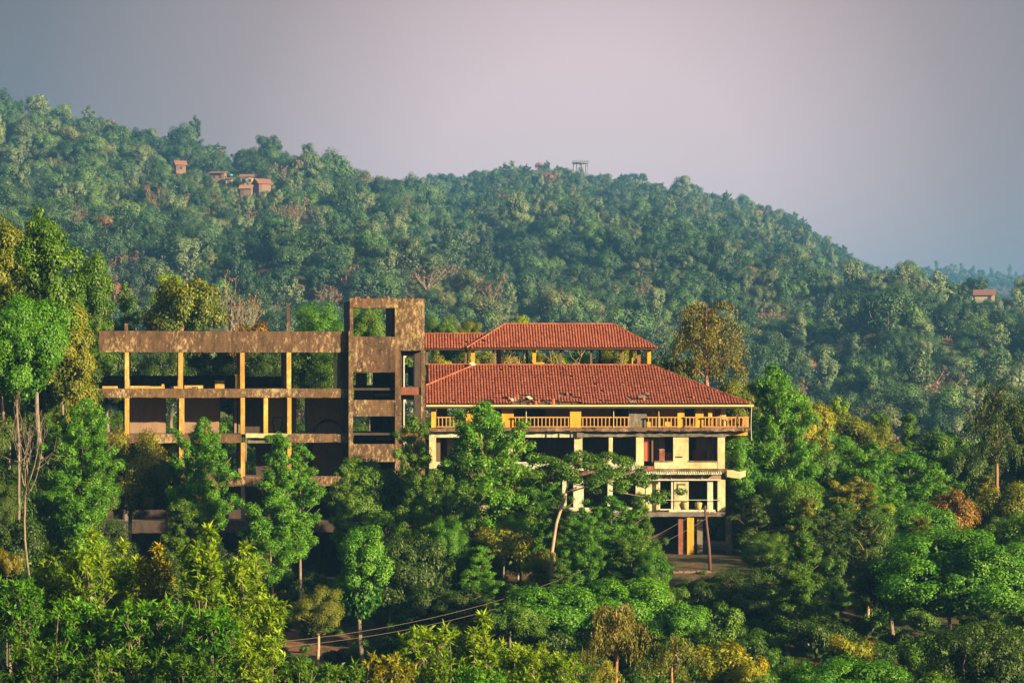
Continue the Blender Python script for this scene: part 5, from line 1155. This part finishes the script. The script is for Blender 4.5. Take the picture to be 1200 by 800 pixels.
# ------------------------------------------------------------------ undergrowth (stuff) and the wooded hillside
def scatter(name, label, protos, pts, idxs, rot, scl, kind='stuff', cat=None):
    pc = bpy.data.collections.new(name + '_kinds')
    for i, (me_, mt) in enumerate(protos):
        o = bpy.data.objects.new('%s_kind_%02d' % (name, i), me_); pc.objects.link(o)
        if mt is not None: o.material_slots[0].link = 'OBJECT'; o.material_slots[0].material = mt
    me_ = bpy.data.meshes.new(name); me_.vertices.add(len(pts)); me_.vertices.foreach_set('co', np.asarray(pts, np.float32).ravel())
    for nm, typ, dat, key in [('idx', 'INT', idxs, 'value'), ('rot', 'FLOAT', rot, 'value'), ('scl', 'FLOAT_VECTOR', scl, 'vector')]:
        a = me_.attributes.new(nm, typ, 'POINT'); a.data.foreach_set(key, np.asarray(dat).astype(np.int32 if typ == 'INT' else np.float32).ravel())
    o = bpy.data.objects.new(name, me_); COL.objects.link(o); tag(o, label, cat, kind=kind)
    ng = bpy.data.node_groups.new(name, 'GeometryNodeTree'); ng.interface.new_socket('Geometry', in_out='INPUT', socket_type='NodeSocketGeometry'); ng.interface.new_socket('Geometry', in_out='OUTPUT', socket_type='NodeSocketGeometry')
    gi = ng.nodes.new('NodeGroupInput'); go = ng.nodes.new('NodeGroupOutput'); ip = ng.nodes.new('GeometryNodeInstanceOnPoints'); ci = ng.nodes.new('GeometryNodeCollectionInfo')
    ci.inputs['Collection'].default_value = pc; ci.inputs['Separate Children'].default_value = True; ci.inputs['Reset Children'].default_value = True
    mp = ng.nodes.new('GeometryNodeMeshToPoints') if False else None
    def attr(nm, typ): n = ng.nodes.new('GeometryNodeInputNamedAttribute'); n.data_type = typ; n.inputs['Name'].default_value = nm; return n.outputs['Attribute']
    lk = ng.links.new; lk(gi.outputs[0], ip.inputs['Points']); lk(ci.outputs[0], ip.inputs['Instance']); ip.inputs['Pick Instance'].default_value = True
    lk(attr('idx', 'INT'), ip.inputs['Instance Index'])
    cx = ng.nodes.new('ShaderNodeCombineXYZ'); lk(attr('rot', 'FLOAT'), cx.inputs[2]); lk(cx.outputs[0], ip.inputs['Rotation']); lk(attr('scl', 'FLOAT_VECTOR'), ip.inputs['Scale'])
    lk(ip.outputs[0], go.inputs[0]); md = o.modifiers.new('scatter', 'NODES'); md.node_group = ng
    return o
def jgrid(x0, x1, y0, y1, st):
    gx, gy = np.meshgrid(np.arange(x0, x1, st), np.arange(y0, y1, st)); p = np.stack([gx.ravel(), gy.ravel()], 1)
    return p + rng.uniform(-.5, .5, p.shape) * st * .95
# undergrowth near the building
p = jgrid(-90, 90, 92, 330, 2.1)
k = np.abs(p[:, 0] / p[:, 1]) < .24; p = p[k]
inA = (p[:, 0] > -31) & (p[:, 0] < 17.5) & (p[:, 1] > 195.5) & (p[:, 1] < 221)
bank = (p[:, 0] > -1) & (p[:, 0] < 16) & (p[:, 1] > 184) & (p[:, 1] < 202) & ((rng.uniform(size=len(p)) < .75) | (p[:, 0] > 9.5))
hollow = (p[:, 0] > -13.5) & (p[:, 0] < -7.5) & (p[:, 1] > 128) & (p[:, 1] < 180) & (rng.uniform(size=len(p)) < .75)
tuft = (bank | hollow) & ~inA
p, small = p[~(inA | bank | hollow) | tuft], tuft[~(inA | bank | hollow) | tuft]
zz = ground_z(p[:, 0], p[:, 1]); n = len(p)
sc_ = rng.uniform(.45, .95, n) * np.where((p[:, 1] > 170) & (p[:, 1] < 200), .7, 1.0) * np.where(small, np.where(p[:, 1] < 182, rng.uniform(.35, .75, n), rng.uniform(.15, .34, n)), 1)
scatter('undergrowth', 'tangled undergrowth covering the slopes round the building',
        [(PROTO['bush'][0], L['dark']), (PROTO['bush_loose'][0], L['mid']), (PROTO['bush'][0], L['mid']), (PROTO['bush_loose'][0], L['dark'])],
        np.stack([p[:, 0], p[:, 1], zz - .3], 1), rng.integers(0, 4, n), rng.uniform(0, 6.28, n), np.stack([sc_, sc_, sc_ * rng.uniform(.7, 1.1, n)], 1))

# hillside forest
pts = []
for (y0, y1, st) in [(400, 900, 6.2), (900, 1400, 6.4), (1400, 2050, 7.0)]:
    q = jgrid(-y1 * .25, y1 * .25, y0, y1, st); q = q[np.abs(q[:, 0] / q[:, 1]) < .25]; pts.append(q)
q = jgrid(200, 1000, 3100, 3500, 11); q = q[(q[:, 0] / q[:, 1] > .10) & (q[:, 0] / q[:, 1] < .26)]; pts.append(q)
q = np.concatenate(pts); Zq = ground_z(q[:, 0], q[:, 1])
keep = np.ones(len(q), bool)
for (cx_, cy_, cr_) in CLEAR: keep &= (q[:, 0] - cx_) ** 2 + (q[:, 1] - cy_) ** 2 > cr_ ** 2
# drop trees the hill itself hides
slope = (Zq + 12 - CZ) / q[:, 1]
vis = np.ones(len(q), bool)
kk = np.linspace(-.26, .26, 131); Yl = np.arange(400, 3520, 10.0)
gzk = np.array([ground_z(k_ * Yl, Yl) for k_ in kk]); sl_ = np.maximum.accumulate((gzk - CZ) / Yl, axis=1)
ki = np.clip(np.round((q[:, 0] / q[:, 1] + .26) / .004).astype(int), 0, 130); yi = np.clip(((q[:, 1] - 400) / 10).astype(int) - 3, 0, len(Yl) - 1)
keep &= slope > sl_[ki, yi] - .0015
q = q[keep]; Zq = Zq[keep]; n = len(q)
hp = np.array(HN, float)
f1 = fbm(q[:, 0], q[:, 1], 160, 3, 21); f2 = fbm(q[:, 0], q[:, 1], 110, 3, 22)
kinds = [m_ for _, m_ in HILL]
prob = np.tile(hp, (n, 1))
for j, m_ in enumerate(kinds):
    if m_ == 'h_dark': prob[:, j] *= np.exp(1.5 * f1)
    if m_ in ('h_olive', 'h_pale'): prob[:, j] *= np.exp(-1.9 * f1)
    if m_ in ('h_rust', 'h_brown'): prob[:, j] *= np.exp(2.3 * f2)
prob /= prob.sum(1, keepdims=True); cum = prob.cumsum(1); idxs = (rng.uniform(size=(n, 1)) > cum).sum(1).clip(0, len(HILL) - 1)
base_s = (0.36 + rng.beta(1.3, 3.0, n) * 1.10) * np.where(rng.uniform(size=n) < .08, 1.25, 1.0)
scl = np.stack([base_s * rng.uniform(.85, 1.15, n), base_s * rng.uniform(.85, 1.15, n), base_s * rng.uniform(.8, 1.2, n)], 1)
low_ = np.zeros(n, bool)
for (cx_, cy_, cr_) in LOW: low_ |= (q[:, 0] - cx_) ** 2 + (q[:, 1] - cy_) ** 2 < cr_ ** 2
scl[low_] *= .3
for (hx0, hy0, hz0, hw0) in KEEP_OPEN:   # nothing tall grows between the lookout point and these houses
    m_ = (q[:, 1] < hy0) & (np.abs(q[:, 0] / q[:, 1] - hx0 / hy0) < hw0 / hy0 + 3.5 * scl[:, 0] / q[:, 1])
    fit = np.clip((CZ + (hz0 - CZ) / hy0 * q[:, 1] - Zq) / 12.0, .12, 9)
    scl[m_] *= np.minimum(1, fit / scl[:, 2])[m_][:, None]
rot = rng.uniform(0, 6.28, n)
# the 300 that show largest stand as trees of their own
SKL = [(-50, 240), (60, 236), (108, 288), (130, 330), (160, 330), (170, 320), (262, 322), (300, 380), (340, 380), (350, 345), (497, 345), (500, 362), (560, 370), (592, 362), (770, 365), (785, 352), (870, 352), (885, 425), (950, 462), (1000, 476), (1060, 488), (1100, 495), (1130, 500), (1140, 444), (1250, 444)]
px = 600 + S * q[:, 0] / q[:, 1]; pyt = HOR - (Zq + 9 * scl[:, 2] - CZ) / q[:, 1] * S
pyc = HOR - (Zq + 5 * scl[:, 2] - CZ) / q[:, 1] * S
seen = (pyc < np.interp(px, [s[0] for s in SKL], [s[1] for s in SKL])) & (px > 5) & (px < 1195) & (pyc > 120)
order = np.argsort(np.where(seen, q[:, 1] / scl[:, 0], 1e9))[:290]
HW = {'round_green_tree': 'round green', 'round_dark_tree': 'dark green', 'olive_tree': 'olive green', 'pale_tree': 'pale grey-green', 'upright_tree': 'narrow dark', 'upright_pale_tree': 'narrow pale', 'rust_tree': 'rust-leafed', 'brown_tree': 'brown half-bare'}
def where(x, y):
    v = 'low' if y > 400 else ('mid-height' if y > 330 else 'high')
    if x < 330: a = 'on the slope above the parapet, below the hamlet'
    elif x < 500: a = 'on the slope behind the square tower cabin'
    elif x < 785: a = 'on the slope above the pavilion roof'
    elif x < 960: a = 'on the slope behind the golden drooping tree'
    elif x < 1090: a = 'beyond the olive crest crowns'
    else: a = 'on the spur above the dark drooping tree'
    return v, a
for i in order:
    me_, _ = HILL[idxs[i]]; kn = me_.name.split('.')[0].replace('hill_', '')
    o = bpy.data.objects.new('hill_tree', me_); COL.objects.link(o)
    o.location = (q[i, 0], q[i, 1], Zq[i] - .3); o.rotation_euler = (0, 0, rot[i]); o.scale = scl[i]
    v, a = where(px[i], pyc[i]); tag(o, f'{HW[kn]} tree {v} {a}', 'tree', f'{HW[kn]} hillside trees {v} {a}')
rest = np.ones(n, bool); rest[order] = False
scatter('hillside_forest', 'mixed green and rusty forest covering the far hills', [(m_, None) for m_, _ in HILL],
        np.stack([q[:, 0], q[:, 1], Zq - .3], 1)[rest], idxs[rest], rot[rest], scl[rest])
print('hill trees', n, 'near', len(NEAR))

# ------------------------------------------------------------------ haze
hm = bpy.data.materials.new('haze'); hm.use_nodes = True; t = hm.node_tree; t.nodes.clear()
pvn = t.nodes.new('ShaderNodeVolumePrincipled'); pvn.inputs['Color'].default_value = (*HAZE_COLOR, 1); pvn.inputs['Density'].default_value = HAZE_DENSITY; pvn.inputs['Anisotropy'].default_value = 0.0
o_ = t.nodes.new('ShaderNodeOutputMaterial'); t.links.new(pvn.outputs[0], o_.inputs['Volume'])
mb = MB(); mb.box(-4600, 4600, -850, 12050, float(Z.min()) - 1, max(float(Z.max()), CZ + 170) + 8)
tag(mb.obj('haze', hm), 'pale blue haze in the valley air', kind='stuff')
